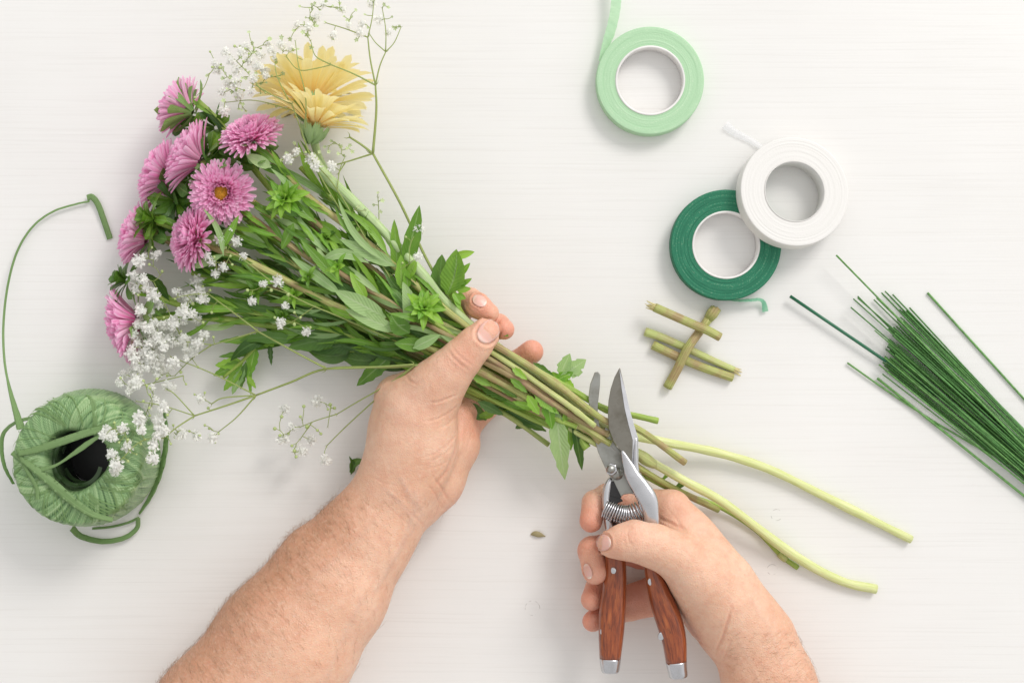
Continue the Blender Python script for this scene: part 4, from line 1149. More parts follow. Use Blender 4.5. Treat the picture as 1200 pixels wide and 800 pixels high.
# gerberas
def gerbera(label, hp, D, R, path, seed, sr, half=None):
    c = pt(*hp); D, u, v = basis(D); t = thing('yellow_gerbera', label, 'flower', [c[0], c[1], 0], 'yellow gerberas in the bouquet')
    r = random.Random(seed); g = G()
    for ring, (n, e0, l0) in enumerate(((27, 20, 1.0), (25, 34, .92), (18, 50, .6))):
        for i in range(n):
            a = 2 * PI * (i + ring * .5 + r.uniform(-.2, .2)) / n; rad = u * math.cos(a) + v * math.sin(a); e = math.radians(e0 + r.uniform(-7, 7))
            d = rad * math.cos(e) + D * math.sin(e); b = c + rad * R * .10 + D * R * .03 * ring
            L = R * l0 * r.uniform(.88, 1.05)
            gg = G()
            leaf(g, b, b + d * L, R * .18 * r.uniform(.8, 1.15), bend=r.uniform(.0, .09), side=r.uniform(-.05, .05), nrm=D, nl=12, fold=r.uniform(.15, .5), flip=r.uniform(-.05, .2), A=r.random(), spat=True, twist=r.uniform(-.4, .4))
    bl = g.mk('bloom', MT['yellow'], t)
    g = G()
    for i in range(80):
        a = i * 2.4; tt = (i + .5) / 80; p = c + (u * math.cos(a) + v * math.sin(a)) * R * .2 * math.sqrt(tt) + D * R * .08
        tube(g, [p, p + D * R * .10], .8, 4)
    g.mk('flower_centre', MT['disc'], bl)
    g = G()
    for i in range(54):
        a = i * 2.39996; rad = u * math.cos(a) + v * math.sin(a); lay = (i % 3) / 2
        b = c - D * R * (.36 - .06 * lay) + rad * R * .05; tip = c + rad * R * (.27 + .03 * lay) + D * R * (.10 * lay - .03)
        leaf(g, b, tip, R * .085, bend=-.14, nrm=-rad, nl=6, fold=.2)
    g.mk('calyx', MT['pale'], t)
    stem_of(t, path, sr, 'stem_gerb')
    return t
gerbera('yellow gerbera farther back, its petals fanning out to the top of the bouquet', (364, 122, 46), (-.03, .82, -.36), 71, [(364, 148, 30), (378, 195, 34), (420, 262, 46), (470, 320, 60), (545, 392, 66), (620, 445, 60), (700, 500, 56), (745, 530, 50), (800, 562, 40), (850, 590, 30), (930, 650, 12), (985, 680, 6), (1027, 690, 5)], 31, lambda t: 4.8 + .5 * t)
gerbera('yellow gerbera in front, seen from its grey green calyx side', (369, 148, 74), (.28, .94, .0), 60, [(364, 182, 80), (382, 206, 82), (410, 232, 84), (455, 277, 86), (491, 317, 86), (530, 362, 82), (590, 412, 76), (650, 450, 72), (712, 500, 60), (775, 517, 30), (840, 530, 16), (900, 549, 10), (960, 578, 7), (1020, 608, 6), (1068, 632, 5)], 32, lambda t: 5.6 - .8 * t)

# leafy filler stems
FG = 'leafy green sprigs in the bouquet'
def sprig(label, path, r_, mat, ros=None, leaves=8, lr=(.1, .5), L=(40, 75), W=(9, 15), mats=('leaf', 'dark', 'bright', 'pale'), teeth=.2, cut=True):
    t = thing('leafy_sprig', label, 'foliage sprig', pt(path[0][0], path[0][1], 0), FG)
    P = stem_of(t, path, r_, mat, cut=cut)
    if leaves: stem_leaves(t, P, lr[0], lr[1], leaves, L, W, mats, teeth=teeth)
    if ros: rosette(t, pt(ros[0], ros[1], ros[2]), ros[3], ros[4], ros[5], ros[6], ros[7], int(ros[0]))
    return t, P
sprig('leafy sprig ending in a bright green tuft near the yellow centred aster', [(338, 240, 84), (372, 262, 74), (440, 318, 76), (530, 388, 78), (600, 432, 74), (660, 472, 72), (690, 496, 70)], 3.2, 'stem_brown', (336, 234, 90, (-.3, .2, 1), 26, 31, 10, 'bright'), 9)
sprig('leafy sprig with a bright green tuft beside the base of the thumb', [(494, 368, 100), (515, 382, 88), (560, 412, 84), (620, 452, 78), (680, 494, 72)], 2.8, 'stem', (497, 362, 104, (.1, .3, 1), 24, 27, 9, 'bright'), 4, (.02, .25), (25, 45), (10, 14), ('bright', 'leaf'))
ts, P = sprig('leafy sprig with broad dark leaves rising above the bundle by the index finger', [(470, 306, 84), (490, 330, 80), (530, 365, 76), (580, 405, 74), (640, 446, 72), (700, 486, 72)], 3.0, 'stem', None, 0)
def L_(t, a, b, w, mat='leaf', **k):
    g = G(); leaf(g, pt(*a), pt(*b), w, **k); return g.mk('leaf', MT[mat], t)
L_(ts, (466, 318, 84), (462, 257, 96), 14, 'leaf', teeth=.15, nteeth=4, fold=.3, nrm=(-.3, 0, 1))
L_(ts, (474, 314, 86), (492, 241, 102), 20, 'leaf', teeth=.14, nteeth=4, fold=.35, nrm=(.35, .1, 1), flip=.05)
L_(ts, (470, 338, 90), (470, 298, 98), 14, 'bright', fold=.35, teeth=.2, nteeth=3)
L_(ts, (478, 326, 90), (488, 304, 94), 10, 'bright', fold=.3)
L_(ts, (478, 338, 92), (476, 315, 96), 9, 'bright', fold=.3)
tr, P = sprig('leafy sprig with a drooping broad leaf and small bright leaflets above the index finger', [(534, 318, 84), (532, 345, 84), (548, 375, 78), (590, 410, 72), (650, 452, 70), (690, 482, 70)], 2.6, 'stem', None, 0)
L_(tr, (524, 345, 86), (535, 292, 96), 30, 'leaf', side=.08, teeth=.12, nteeth=3, fold=.35, nrm=(-.3, .1, 1))
L_(tr, (531, 300, 95), (556, 295, 90), 10, 'bright', fold=.3, nrm=(.2, -.5, 1))
L_(tr, (513, 348, 78), (518, 298, 84), 22, 'dark', teeth=.15, fold=.3)
for a, b in (((535, 330), (541, 302)), ((536, 325), (551, 308)), ((535, 335), (553, 326)), ((535, 340), (552, 338)), ((535, 345), (546, 350)), ((533, 325), (536, 300)), ((534, 345), (538, 362)), ((531, 342), (540, 357)), ((536, 337), (547, 330))):
    L_(tr, (*a, 90), (*b, 95), 7.5, 'bright', fold=.3, nrm=(rb.uniform(-.5, .5), rb.uniform(-.5, .5), 1))
tq, P = sprig('bare pale green stem lying on top of the bundle, cut off just before the blade', [(440, 345, 84), (530, 385, 84), (600, 428, 86), (640, 456, 86), (672, 479, 86), (697, 499, 85)], 3.1, 'stem_pale_off', None, 0)
L_(tq, (566, 404, 90), (530, 398, 92), 10, 'leaf', fold=.3); L_(tq, (600, 430, 88), (618, 445, 92), 9, 'bright', teeth=.3, nteeth=3); L_(tq, (560, 415, 90), (515, 392, 94), 8, 'pale')
tq, P = sprig('thin yellowish stem low in the bundle, ending behind the hook blade', [(430, 380, 66), (530, 425, 68), (600, 462, 70), (650, 492, 70), (698, 520, 66)], 2.9, 'stem_pale_off', None, 0)
for a, b, w, m_ in (((606, 466, 74), (578, 446, 76), 9, 'leaf'), ((630, 480, 74), (600, 470, 74), 9, 'bright'), ((575, 452, 76), (548, 436, 78), 10, 'leaf'), ((660, 494, 72), (640, 478, 76), 8, 'pale')): L_(tq, a, b, w, m_, teeth=.25, nteeth=4)
# sprigs below, right of the hand, with leaves hanging at the cut end
td, P = sprig('leafy sprig with broad pale leaves hanging below the cut ends', [(420, 398, 50), (500, 432, 50), (560, 462, 46), (610, 470, 60), (650, 490, 74), (676, 500, 76)], 3.0, 'stem', None, 6, (.05, .4), (40, 70), (11, 18), ('dark', 'dark', 'leaf'))
L_(td, (652, 478, 78), (662, 562, 50), 24, 'pale', teeth=.3, nteeth=4, fold=.18, bend=.06, nrm=(-.2, .2, 1))
L_(td, (664, 470, 82), (669, 528, 62), 17, 'leaf', teeth=.25, nteeth=4, fold=.3, nrm=(.3, .1, 1))
L_(td, (672, 492, 74), (682, 551, 52), 14, 'dark', teeth=.2, nteeth=4, fold=.35, nrm=(.4, .1, 1))
L_(td, (641, 465, 84), (647, 503, 78), 17, 'bright', teeth=.3, nteeth=3, fold=.25, nrm=(-.3, .2, 1))
L_(td, (626, 462, 84), (655, 485, 84), 12, 'leaf', teeth=.3, nteeth=3, fold=.25)
L_(td, (618, 463, 86), (632, 486, 84), 13, 'bright', teeth=.35, nteeth=3, fold=.2)
L_(td, (598, 443, 88), (618, 460, 86), 9, 'leaf', teeth=.3, nteeth=3)
te, P = sprig('leafy sprig whose lobed light leaf sticks up by the ring fingertip', [(560, 398, 66), (610, 430, 60), (650, 452, 58), (700, 490, 62)], 2.6, 'stem', None, 0)
for a, b, w, m_ in (((636, 437, 58), (668, 446, 62), 10, 'leaf'), ((650, 446, 62), (672, 436, 64), 14, 'bright'), ((656, 440, 63), (668, 414, 66), 17, 'pale'), ((662, 438, 63), (687, 421, 64), 19, 'pale'), ((660, 445, 62), (673, 455, 60), 11, 'bright'), ((664, 436, 63), (683, 436, 62), 14, 'pale'), ((625, 425, 60), (650, 442, 62), 9, 'dark')):
    L_(te, a, b, w, m_, teeth=.3, nteeth=3, fold=.15)
L_(te, (592, 396, 70), (594, 383, 74), 6, 'dark'); L_(te, (585, 388, 80), (596, 394, 84), 5, 'leaf')
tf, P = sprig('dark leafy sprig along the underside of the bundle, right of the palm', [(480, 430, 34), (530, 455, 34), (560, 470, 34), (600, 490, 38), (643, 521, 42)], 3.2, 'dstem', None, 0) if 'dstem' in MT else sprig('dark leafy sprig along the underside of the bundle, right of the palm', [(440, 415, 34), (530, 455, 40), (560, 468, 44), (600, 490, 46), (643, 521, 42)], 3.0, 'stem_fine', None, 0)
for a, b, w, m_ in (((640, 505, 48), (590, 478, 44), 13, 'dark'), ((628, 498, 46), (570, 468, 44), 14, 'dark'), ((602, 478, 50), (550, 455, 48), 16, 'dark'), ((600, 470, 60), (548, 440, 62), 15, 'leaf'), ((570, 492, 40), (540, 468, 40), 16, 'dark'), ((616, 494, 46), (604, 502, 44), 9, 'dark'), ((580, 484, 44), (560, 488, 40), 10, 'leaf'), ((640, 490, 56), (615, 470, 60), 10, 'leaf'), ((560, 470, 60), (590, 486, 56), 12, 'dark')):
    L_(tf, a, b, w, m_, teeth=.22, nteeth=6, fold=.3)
tg, P = sprig('dark broad leaved sprig under the bundle, left of the wrist', [(300, 392, 30), (380, 405, 34), (450, 420, 40), (540, 450, 44), (620, 488, 52), (664, 502, 58)], 2.8, 'stem', None, 9, (.03, .42), (46, 82), (14, 22), ('dark', 'leaf', 'dark'), .25)
for a, b, w, m_ in (((460, 415, 60), (418, 452, 40), 20, 'leaf'), ((455, 425, 48), (430, 437, 42), 16, 'dark'), ((396, 400, 44), (388, 424, 38), 11, 'dark'), ((400, 392, 52), (338, 407, 40), 26, 'dark'), ((430, 398, 52), (366, 412, 42), 22, 'dark'), ((470, 405, 64), (420, 412, 58), 14, 'leaf')):
    L_(tg, a, b, w, m_, teeth=.25, nteeth=5, fold=.25)
# lobed leaf branch at the lower left
th_, P = sprig('sprig with a pale lobed leaf below the bundle at the lower left', [(262, 442, 26), (283, 424, 30), (312, 398, 34), (350, 392, 40), (440, 412, 46), (540, 448, 48), (620, 486, 54), (668, 505, 58)], 1.9, 'stem', None, 3, (.3, .5), (40, 60), (12, 16), ('dark', 'leaf'))
for a, b, w, m_ in (((322, 398, 36), (284, 412, 30), 12, 'leaf'), ((320, 396, 36), (256, 400, 28), 12, 'leaf'), ((285, 424, 30), (252, 428, 26), 15, 'bright'), ((285, 425, 30), (250, 440, 24), 16, 'leaf'), ((284, 428, 30), (262, 458, 20), 14, 'leaf'), ((286, 428, 30), (272, 462, 20), 13, 'pale'), ((288, 424, 32), (282, 456, 22), 9, 'dark'), ((290, 420, 32), (294, 463, 20), 8, 'leaf'), ((298, 412, 32), (256, 418, 28), 9, 'leaf'), ((316, 400, 34), (318, 428, 28), 7, 'dark'), ((290, 440, 28), (300, 455, 22), 7, 'bright'), ((300, 405, 34), (290, 445, 26), 15, 'bright'), ((330, 392, 36), (300, 402, 36), 22, 'leaf')):
    L_(th_, a, b, w, m_, teeth=.3, nteeth=5, fold=.2)
# dense foliage in the middle of the bouquet
names = ['leafy sprig running along the %s of the green mass, between flower heads and hand' % s for s in ('upper edge', 'upper middle', 'very middle', 'lower middle', 'lower edge', 'shaded underside', 'top surface', 'left front')]
lanes = [([(352, 196, 62), (420, 268, 64), (490, 338, 68), (560, 396, 70), (640, 450, 68), (696, 492, 68)], 'stem'),
         ([(322, 222, 50), (390, 286, 60), (470, 350, 66), (550, 402, 70), (630, 456, 72), (694, 500, 70)], 'stem_brown'),
         ([(275, 262, 56), (360, 320, 70), (450, 372, 76), (540, 418, 78), (630, 470, 74), (686, 505, 70)], 'stem_olive'),
         ([(262, 306, 54), (350, 350, 62), (440, 388, 66), (540, 436, 66), (620, 478, 64), (680, 508, 66)], 'stem_brown'),
         ([(236, 352, 40), (330, 374, 48), (420, 396, 56), (520, 440, 56), (610, 484, 58), (672, 512, 60)], 'stem'),
         ([(250, 300, 28), (350, 342, 32), (450, 388, 38), (550, 440, 44), (640, 488, 56)], 'stem'),
         ([(330, 250, 70), (400, 310, 84), (470, 362, 88), (540, 408, 86), (630, 456, 78), (690, 496, 70)], 'stem'),
         ([(225, 320, 40), (300, 335, 50), (400, 366, 66), (500, 412, 74), (600, 462, 70), (684, 506, 64)], 'stem')]
for nm_, (pa, ms) in zip(names, lanes):
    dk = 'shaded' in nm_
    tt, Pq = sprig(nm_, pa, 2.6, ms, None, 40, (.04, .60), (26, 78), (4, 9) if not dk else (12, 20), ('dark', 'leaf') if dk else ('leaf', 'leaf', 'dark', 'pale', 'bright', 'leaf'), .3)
    if not dk:
        for q in (.2,):
            j = int(q * (len(Pq) - 1)); rosette(tt, Pq[j] + np.array([rb.uniform(-8, 8), rb.uniform(-8, 8), rb.uniform(12, 24)]), (rb.uniform(-.5, .1), rb.uniform(-.3, .5), 1), 9, rb.uniform(15, 22), 6, rb.choice(('bright', 'leaf')), int(q * 100))
# prominent curled pale leaves on top
tp, P = sprig('sprig with long curled pale leaves on top of the bundle', [(364, 300, 88), (430, 338, 92), (500, 380, 92), (560, 412, 88), (640, 462, 80), (690, 500, 72)], 3.0, 'stem_brown', None, 0)
for a, b, w, m_, k in (((432, 308, 92), (366, 316, 96), 12, 'pale', dict(side=.22, flip=.5)), ((450, 305, 94), (396, 232, 96), 8, 'pale', dict(side=-.1)), ((455, 300, 92), (400, 244, 92), 9, 'leaf', dict(side=.1)), ((464, 312, 90), (398, 280, 92), 15, 'pale', dict()), ((452, 372, 96), (392, 340, 98), 20, 'pale', dict(bend=.08)), ((466, 388, 98), (404, 362, 98), 15, 'pale', dict(bend=.06)), ((478, 380, 100), (472, 330, 104), 16, 'pale', dict(side=.1)), ((480, 390, 102), (458, 368, 104), 20, 'leaf', dict(side=-.1)), ((484, 408, 100), (516, 392, 102), 13, 'pale', dict(bend=.06)), ((402, 335, 94), (352, 280, 90), 12, 'leaf', dict()), ((400, 345, 94), (340, 300, 88), 11, 'pale', dict()), ((430, 352, 96), (410, 318, 96), 12, 'bright', dict()), ((420, 362, 98), (402, 350, 98), 12, 'bright', dict()), ((500, 405, 96), (462, 402, 100), 16, 'leaf', dict()), ((344, 262, 88), (330, 292, 80), 12, 'leaf', dict()), ((420, 345, 90), (372, 330, 88), 14, 'dark', dict()), ((300, 190, 84), (290, 184, 84), 10, 'pale', dict()), ((318, 196, 86), (288, 181, 90), 13, 'pale', dict(bend=.1)), ((340, 205, 82), (296, 190, 80), 10, 'leaf', dict()), ((262, 300, 92), (238, 244, 96), 7, 'pale', dict(side=.1)), ((226, 314, 86), (262, 298, 88), 9, 'pale', dict()), ((260, 292, 90), (280, 252, 90), 9, 'leaf', dict())):
    L_(tp, a, b, w, m_, fold=.2, **k)

# ------------------------------------------------------------------ baby's breath
def blossom_mesh(seed, n=46):
    r = random.Random(seed); V = []; F = []
    for i in range(n):
        z = r.uniform(-.5, 1); a = r.uniform(0, 6.283); q = math.sqrt(max(0, 1 - z * z))
        d = np.array([q * math.cos(a), q * math.sin(a), z]); u = unit(np.cross(d, [r.uniform(-1, 1), r.uniform(-1, 1), .3])); v = np.cross(d, u)
        w = r.uniform(.20, .34); lf = r.uniform(.1, .42); R_ = r.uniform(.70, .95); b = len(V)
        V += [d * (R_ - .12), d * R_ + u * w * .8 + v * w * .6, d * (R_ + lf * .8) + u * w * .4 + v * w * 1.5, d * (R_ + lf * .8) - u * w * .4 + v * w * 1.5, d * R_ - u * w * .8 + v * w * .6]
        F += [(b, b + 1, b + 2), (b, b + 2, b + 3), (b, b + 3, b + 4)]
    m_, k_ = 7, 10; b = len(V)
    for j in range(m_ + 1):
        th = PI * j / m_
        for k in range(k_):
            a = 2 * PI * k / k_; q = .64 + .14 * math.sin(a * 3 + j * 2.1 + seed)
            V.append(np.array([math.sin(th) * math.cos(a), math.sin(th) * math.sin(a), math.cos(th)]) * q)
    for j in range(m_):
        for k in range(k_): F.append((b + j * k_ + k, b + (j + 1) * k_ + k, b + (j + 1) * k_ + (k + 1) % k_, b + j * k_ + (k + 1) % k_))
    me = mesh_data('blossom', np.array(V) * S, F); me.materials.append(MT['white']); return me
BLM = [blossom_mesh(s_) for s_ in (1, 2, 3, 4, 5)]
def star_mesh(seed):
    r = random.Random(seed); g = G()
    for i in range(5):
        a = 2 * PI * i / 5; d = np.array([math.cos(a), math.sin(a), .25]); leaf(g, d * .1, d * .95, .55, nl=4, fold=.15, zmin=-9, nrm=(0, 0, 1))
    me = mesh_data('b', np.array(g.V) * S, g.F); me.materials.append(MT['star']); return me
MT['star'] = mat_plain('greenish_sepal', (.50, .60, .30), .6)
def bud_mesh():
    V = []; F = []; n = 8; m = 5
    for j in range(m + 1):
        th = PI * j / m
        for k in range(n):
            a = 2 * PI * k / n; V.append((math.sin(th) * math.cos(a), math.sin(th) * math.sin(a), math.cos(th)))
    for j in range(m):
        for k in range(n): F.append((j * n + k, (j + 1) * n + k, (j + 1) * n + (k + 1) % n, j * n + (k + 1) % n))
    me = mesh_data('bud', np.array(V) * S, F); me.materials.append(MT['bud']); return me
SM = star_mesh(1); BM = bud_mesh()
def gyps(label, trunks, tips, r0=2.2, tipr=.45, seed=0, mat='stem_fine'):
    r = random.Random(seed); first = trunks[0][0]
    t = thing('babys_breath', label, "baby's breath", pt(trunks[0][1][-1][0] if isinstance(trunks[0], tuple) else first[0], 0, 0) * [1, 0, 0] + pt(300, 400, 0) * [0, 1, 0], "baby's breath sprigs")
    g = G(); nodes = []
    for (ra, pts_, rb_) in trunks:
        ra *= .82; rb_ *= .72
        P = catmull([pt(*p) for p in pts_], 6)
        tube(g, P, lambda u: ra + (rb_ - ra) * u, 6)
        for i, p in enumerate(P):
            nodes.append((p, ra + (rb_ - ra) * i / (len(P) - 1)))
        # node swelling with two tiny bracts at the far end
        d = unit(P[-1] - P[-3]); sd = unit(np.cross(d, [0, 0, 1]))
        for q in (1, -1): tube(g, [P[-1], P[-1] + (d * .9 + sd * q) * rb_ * 2.6, P[-1] + (d * 1.6 + sd * q * 1.1) * rb_ * 3.4], lambda u: rb_ * .7 * (1 - u * .9), 4)
    st = []
    TP = [(pt(x, y, h), s_, kd) for (x, y, h, s_, kd) in tips]
    rest = list(range(len(TP)))
    while rest:
        best = None
        for i in rest:
            for j, (p, rr) in enumerate(nodes):
                d = np.linalg.norm((TP[i][0] - p) * [1, 1, .5])
                if best is None or d < best[0]: best = (d, i, j)
        d, i, j = best; rest.remove(i); tip, s_, kd = TP[i]; p, rr = nodes[j]
        q = max(tipr, min(rr * .8, tipr * (1 + d / 40)))
        dr = tip - p; off = np.cross(dr, [0, 0, 1.0]) * r.uniform(-.14, .14) + np.array([0, 0, d * r.uniform(0, .12)])
        c_ = catmull([p, p + dr * .5 + off, tip - np.array([0, 0, s_ * .4])], 5)
        tube(g, c_, lambda u: q + (tipr * .8 - q) * u, 5)
        for k in ((3, 5, 7) if d > 14 else (5,)):
            nodes.append((c_[k], q + (tipr - q) * k / 10))
        if d > 16 and kd == 'w':          # side twig with a tiny bud
            k = r.choice((4, 6)); e = c_[k] + unit(np.array([r.uniform(-1, 1), r.uniform(-1, 1), .3])) * r.uniform(6, 11); e[2] = max(3, e[2])
            tube(g, [c_[k], (c_[k] + e) / 2, e], tipr * .7, 4); st.append((e, 1.6, 'g'))
    g.mk('stem', MT[mat], t)
    for (p, s_, kd) in TP + st:
        me = {'w': r.choice(BLM), 'g': BM, 's': SM}[kd]
        n_ = 1
        o = bpy.data.objects.new({'w': 'blossom', 'g': 'bud', 's': 'bud'}[kd], me); C.objects.link(o); o.parent = t
        p = p.copy(); p[2] = max(p[2], s_ * .8)
        o.location = Vector(tuple(p * S)) - t.location; o.scale = (s_ * r.uniform(.9, 1.1), s_ * r.uniform(.9, 1.1), s_ * r.uniform(.8, 1))
        o.rotation_euler = (r.uniform(-.6, .6), r.uniform(-.6, .6), r.uniform(0, 6.28))
    return t
rg = random.Random(77)
def W_(lst, h, s_=6.8, jit=8): return [(x + rg.uniform(-1, 1), y + rg.uniform(-1, 1), h + rg.uniform(-jit, jit), s_ * rg.uniform(.82, 1.18), 'w') for x, y in lst]
def B_(lst, h, s_=1.7, kd='g'): return [(x, y, h + rg.uniform(-6, 6), s_ * rg.uniform(.8, 1.2), kd) for x, y in lst]
# upper right spray
up_w = [(263, 61), (255, 82), (270, 72), (315, 52), (302, 77), (312, 90), (294, 107), (277, 83), (348, 30), (391, 42), (425, 28), (445, 22), (455, 38), (322, 68), (380, 5), (330, 67), (283, 62), (262, 130)]
up_b = [(296, 51), (316, 46), (282, 67), (297, 61), (355, 38), (360, 41), (344, 36), (330, 44), (316, 46), (400, 11), (382, 1), (369, 4), (375, 12), (371, 31), (364, 22), (407, 24), (433, 1), (450, 5), (468, 31), (418, 47), (261, 92), (272, 108), (285, 122), (262, 118), (280, 128), (335, 67), (332, 86), (365, 56), (349, 58), (340, 46), (390, 46), (300, 86), (270, 90), (288, 92), (306, 98), (398, 4), (415, -4), (443, -6), (425, -8), (392, -6), (455, 9), (463, 33)]
rq = random.Random(12)
more_r = [(rq.uniform(350, 462), rq.uniform(-8, 34)) for i in range(26)]
more_l = [(rq.gauss(292, 20), rq.gauss(82, 20)) for i in range(34)]
more_l2 = [(rq.gauss(290, 24), rq.gauss(88, 24)) for i in range(22)]
gyps("tall baby's breath sprig forking far above the yellow gerberas to the top edge",
     [(2.2, [(545, 385, 74), (520, 340, 76), (497, 298, 78), (470, 240, 82), (437, 180, 84)], 1.9), (1.9, [(437, 180, 84), (441, 130, 88), (440, 100, 88)], 1.4),
      (1.7, [(437, 180, 84), (424, 170, 84), (410, 161, 84)], 1.5), (1.3, [(437, 180, 84), (415, 187, 82), (395, 193, 80)], 1.0), (1.0, [(405, 190, 82), (396, 204, 80)], .6),
      (1.2, [(440, 100, 88), (434, 70, 86), (431, 44, 84)], 1.0), (1.1, [(440, 100, 88), (445, 78, 86), (452, 61, 86)], .9), (1.2, [(440, 100, 92), (415, 87, 104), (388, 76, 110)], .9),
      (.9, [(388, 76, 110), (370, 66, 104), (364, 48, 84)], .7), (.8, [(388, 76, 110), (372, 80, 112), (350, 82, 108), (335, 66, 96)], .65), (.9, [(431, 44, 84), (405, 34, 82), (382, 27, 80)], .7),
      (.8, [(431, 44, 84), (436, 22, 82), (438, 2, 80)], .65), (.8, [(452, 61, 86), (462, 50, 84), (470, 32, 82)], .6), (.8, [(452, 61, 86), (440, 50, 84), (433, 40, 84)], .6), (.8, [(452, 61, 86), (452, 35, 84), (448, 10, 80)], .6)],
     W_(up_w[8:13] + up_w[14:15] + [(402, 12), (436, 4), (420, 38), (372, 20), (362, 34), (408, 30)], 84, 4.8) + B_([b for b in up_b if b[0] > 338], 82, 3.0, 's') + B_(more_r, 82, 2.0, 's'), seed=1)
gyps("baby's breath sprig with tiny green buds crossing the back yellow gerbera",
     [(1.3, [(500, 360, 60), (430, 290, 72), (372, 200, 96), (342, 122, 112)], .9), (.9, [(342, 122, 112), (320, 112, 104), (300, 100, 92)], .75), (.9, [(358, 150, 110), (358, 112, 116), (350, 78, 112), (346, 48, 92)], .6), (.8, [(338, 118, 112), (325, 90, 106), (322, 74, 98)], .6), (.8, [(305, 104, 86), (290, 85, 80), (270, 65, 72)], .6), (.8, [(345, 130, 90), (300, 118, 80), (265, 120, 70)], .6)],
     W_(up_w[:8] + up_w[13:14] + up_w[15:] + [(275, 97), (298, 92), (310, 84), (252, 75), (292, 70), (318, 60), (288, 55), (268, 98), (305, 66), (330, 52), (280, 112), (260, 108), (342, 60)], 78, 5.6) + B_([b for b in up_b if b[0] <= 338], 78, 3.0, 's') + B_(more_l, 78, 2.0, 's') + B_(more_l2, 78, 1.6), seed=2)
# blossoms among the heads and beside the calyx
gyps("short baby's breath sprig tucked beside the calyx of the front gerbera",
     [(1.1, [(470, 345, 84), (430, 282, 90), (395, 222, 92), (368, 190, 98)], .8), (.8, [(395, 222, 92), (398, 200, 90), (404, 184, 88)], .6), (.8, [(440, 300, 88), (444, 260, 84), (443, 232, 82)], .6)],
     W_([(347, 177), (365, 186), (371, 196), (338, 186), (388, 196), (491, 267), (489, 300)], 98, 5.8) + B_([(336, 180), (340, 192), (330, 188), (345, 168), (380, 172), (392, 168), (400, 172), (407, 174), (413, 178), (396, 180), (385, 178), (410, 170), (388, 165), (374, 178), (443, 226), (448, 235), (438, 240), (446, 248), (428, 246), (420, 242), (398, 170), (403, 182)], 94, 2.8, 's'), seed=3)
# left cluster
left_w = [(182, 298), (162, 306), (158, 332), (168, 326), (180, 346), (164, 362), (166, 376), (230, 330), (222, 348), (232, 342), (238, 350), (214, 366), (204, 376), (165, 365), (164, 380), (170, 392), (220, 410), (232, 402), (202, 425), (204, 380), (192, 407), (167, 422), (158, 420), (175, 428), (163, 430), (178, 418), (224, 367), (160, 402), (152, 412), (185, 396), (176, 400), (172, 384), (228, 412), (214, 398), (188, 384), (240, 392), (196, 398), (156, 324), (172, 338), (176, 366), (158, 392), (170, 410), (182, 430), (162, 440)]
left_b = [(175, 310), (178, 290), (190, 318), (186, 360), (210, 338), (246, 340), (226, 356), (180, 375), (212, 388), (192, 372), (238, 378), (248, 366), (205, 350), (250, 395), (196, 440), (212, 436), (184, 444), (232, 430), (244, 418), (200, 330), (240, 320), (222, 380), (200, 412), (190, 425), (246, 372), (216, 420), (176, 448), (188, 455), (226, 422)]
rl = random.Random(8)
left_x = [(rl.gauss(170, 14), rl.gauss(405, 28)) for i in range(30)] + [(rl.gauss(205, 26), rl.gauss(370, 30)) for i in range(16)]
left_y = [(rl.gauss(190, 30), rl.gauss(400, 40)) for i in range(8)]
gyps("dense baby's breath sprig with the thickest cluster of white blossoms, right of the lowest aster",
     [(1.6, [(485, 427, 96), (440, 430, 84), (383, 432, 76)], 1.6), (1.5, [(383, 432, 76), (345, 412, 76), (302, 388, 74)], 1.2), (1.2, [(302, 388, 74), (276, 368, 76), (245, 345, 76)], .8), (1.1, [(302, 388, 74), (270, 398, 66), (248, 404, 60)], .8), (.9, [(248, 404, 60), (225, 420, 56), (205, 440, 52)], .6), (.8, [(245, 345, 76), (225, 345, 72), (200, 350, 68)], .6), (.8, [(248, 404, 60), (215, 400, 58), (185, 396, 56)], .6), (.8, [(215, 400, 58), (200, 370, 60), (180, 330, 64)], .6)],
     W_(left_w, 66, 6.6, 12) + W_(left_x, 58, 5.2, 12) + B_(left_b[:18], 62, 1.8), seed=4)
low_w = [(141, 447), (152, 459), (160, 450), (199, 452), (191, 477), (164, 495), (166, 504), (186, 501), (145, 502), (122, 510), (132, 511), (131, 532), (136, 550), (149, 522), (180, 521), (179, 537), (235, 467), (211, 507), (230, 510), (250, 512), (185, 510), (192, 505), (187, 492), (137, 545), (163, 488), (126, 504)]
low_b = [(168, 470), (175, 478), (134, 495), (150, 515), (165, 520), (160, 532), (170, 515), (150, 540), (200, 520), (203, 498), (222, 505), (245, 502), (252, 518), (256, 508), (205, 512), (218, 450), (228, 462), (240, 460), (176, 462), (196, 486), (172, 452), (168, 446), (244, 478), (240, 498)]
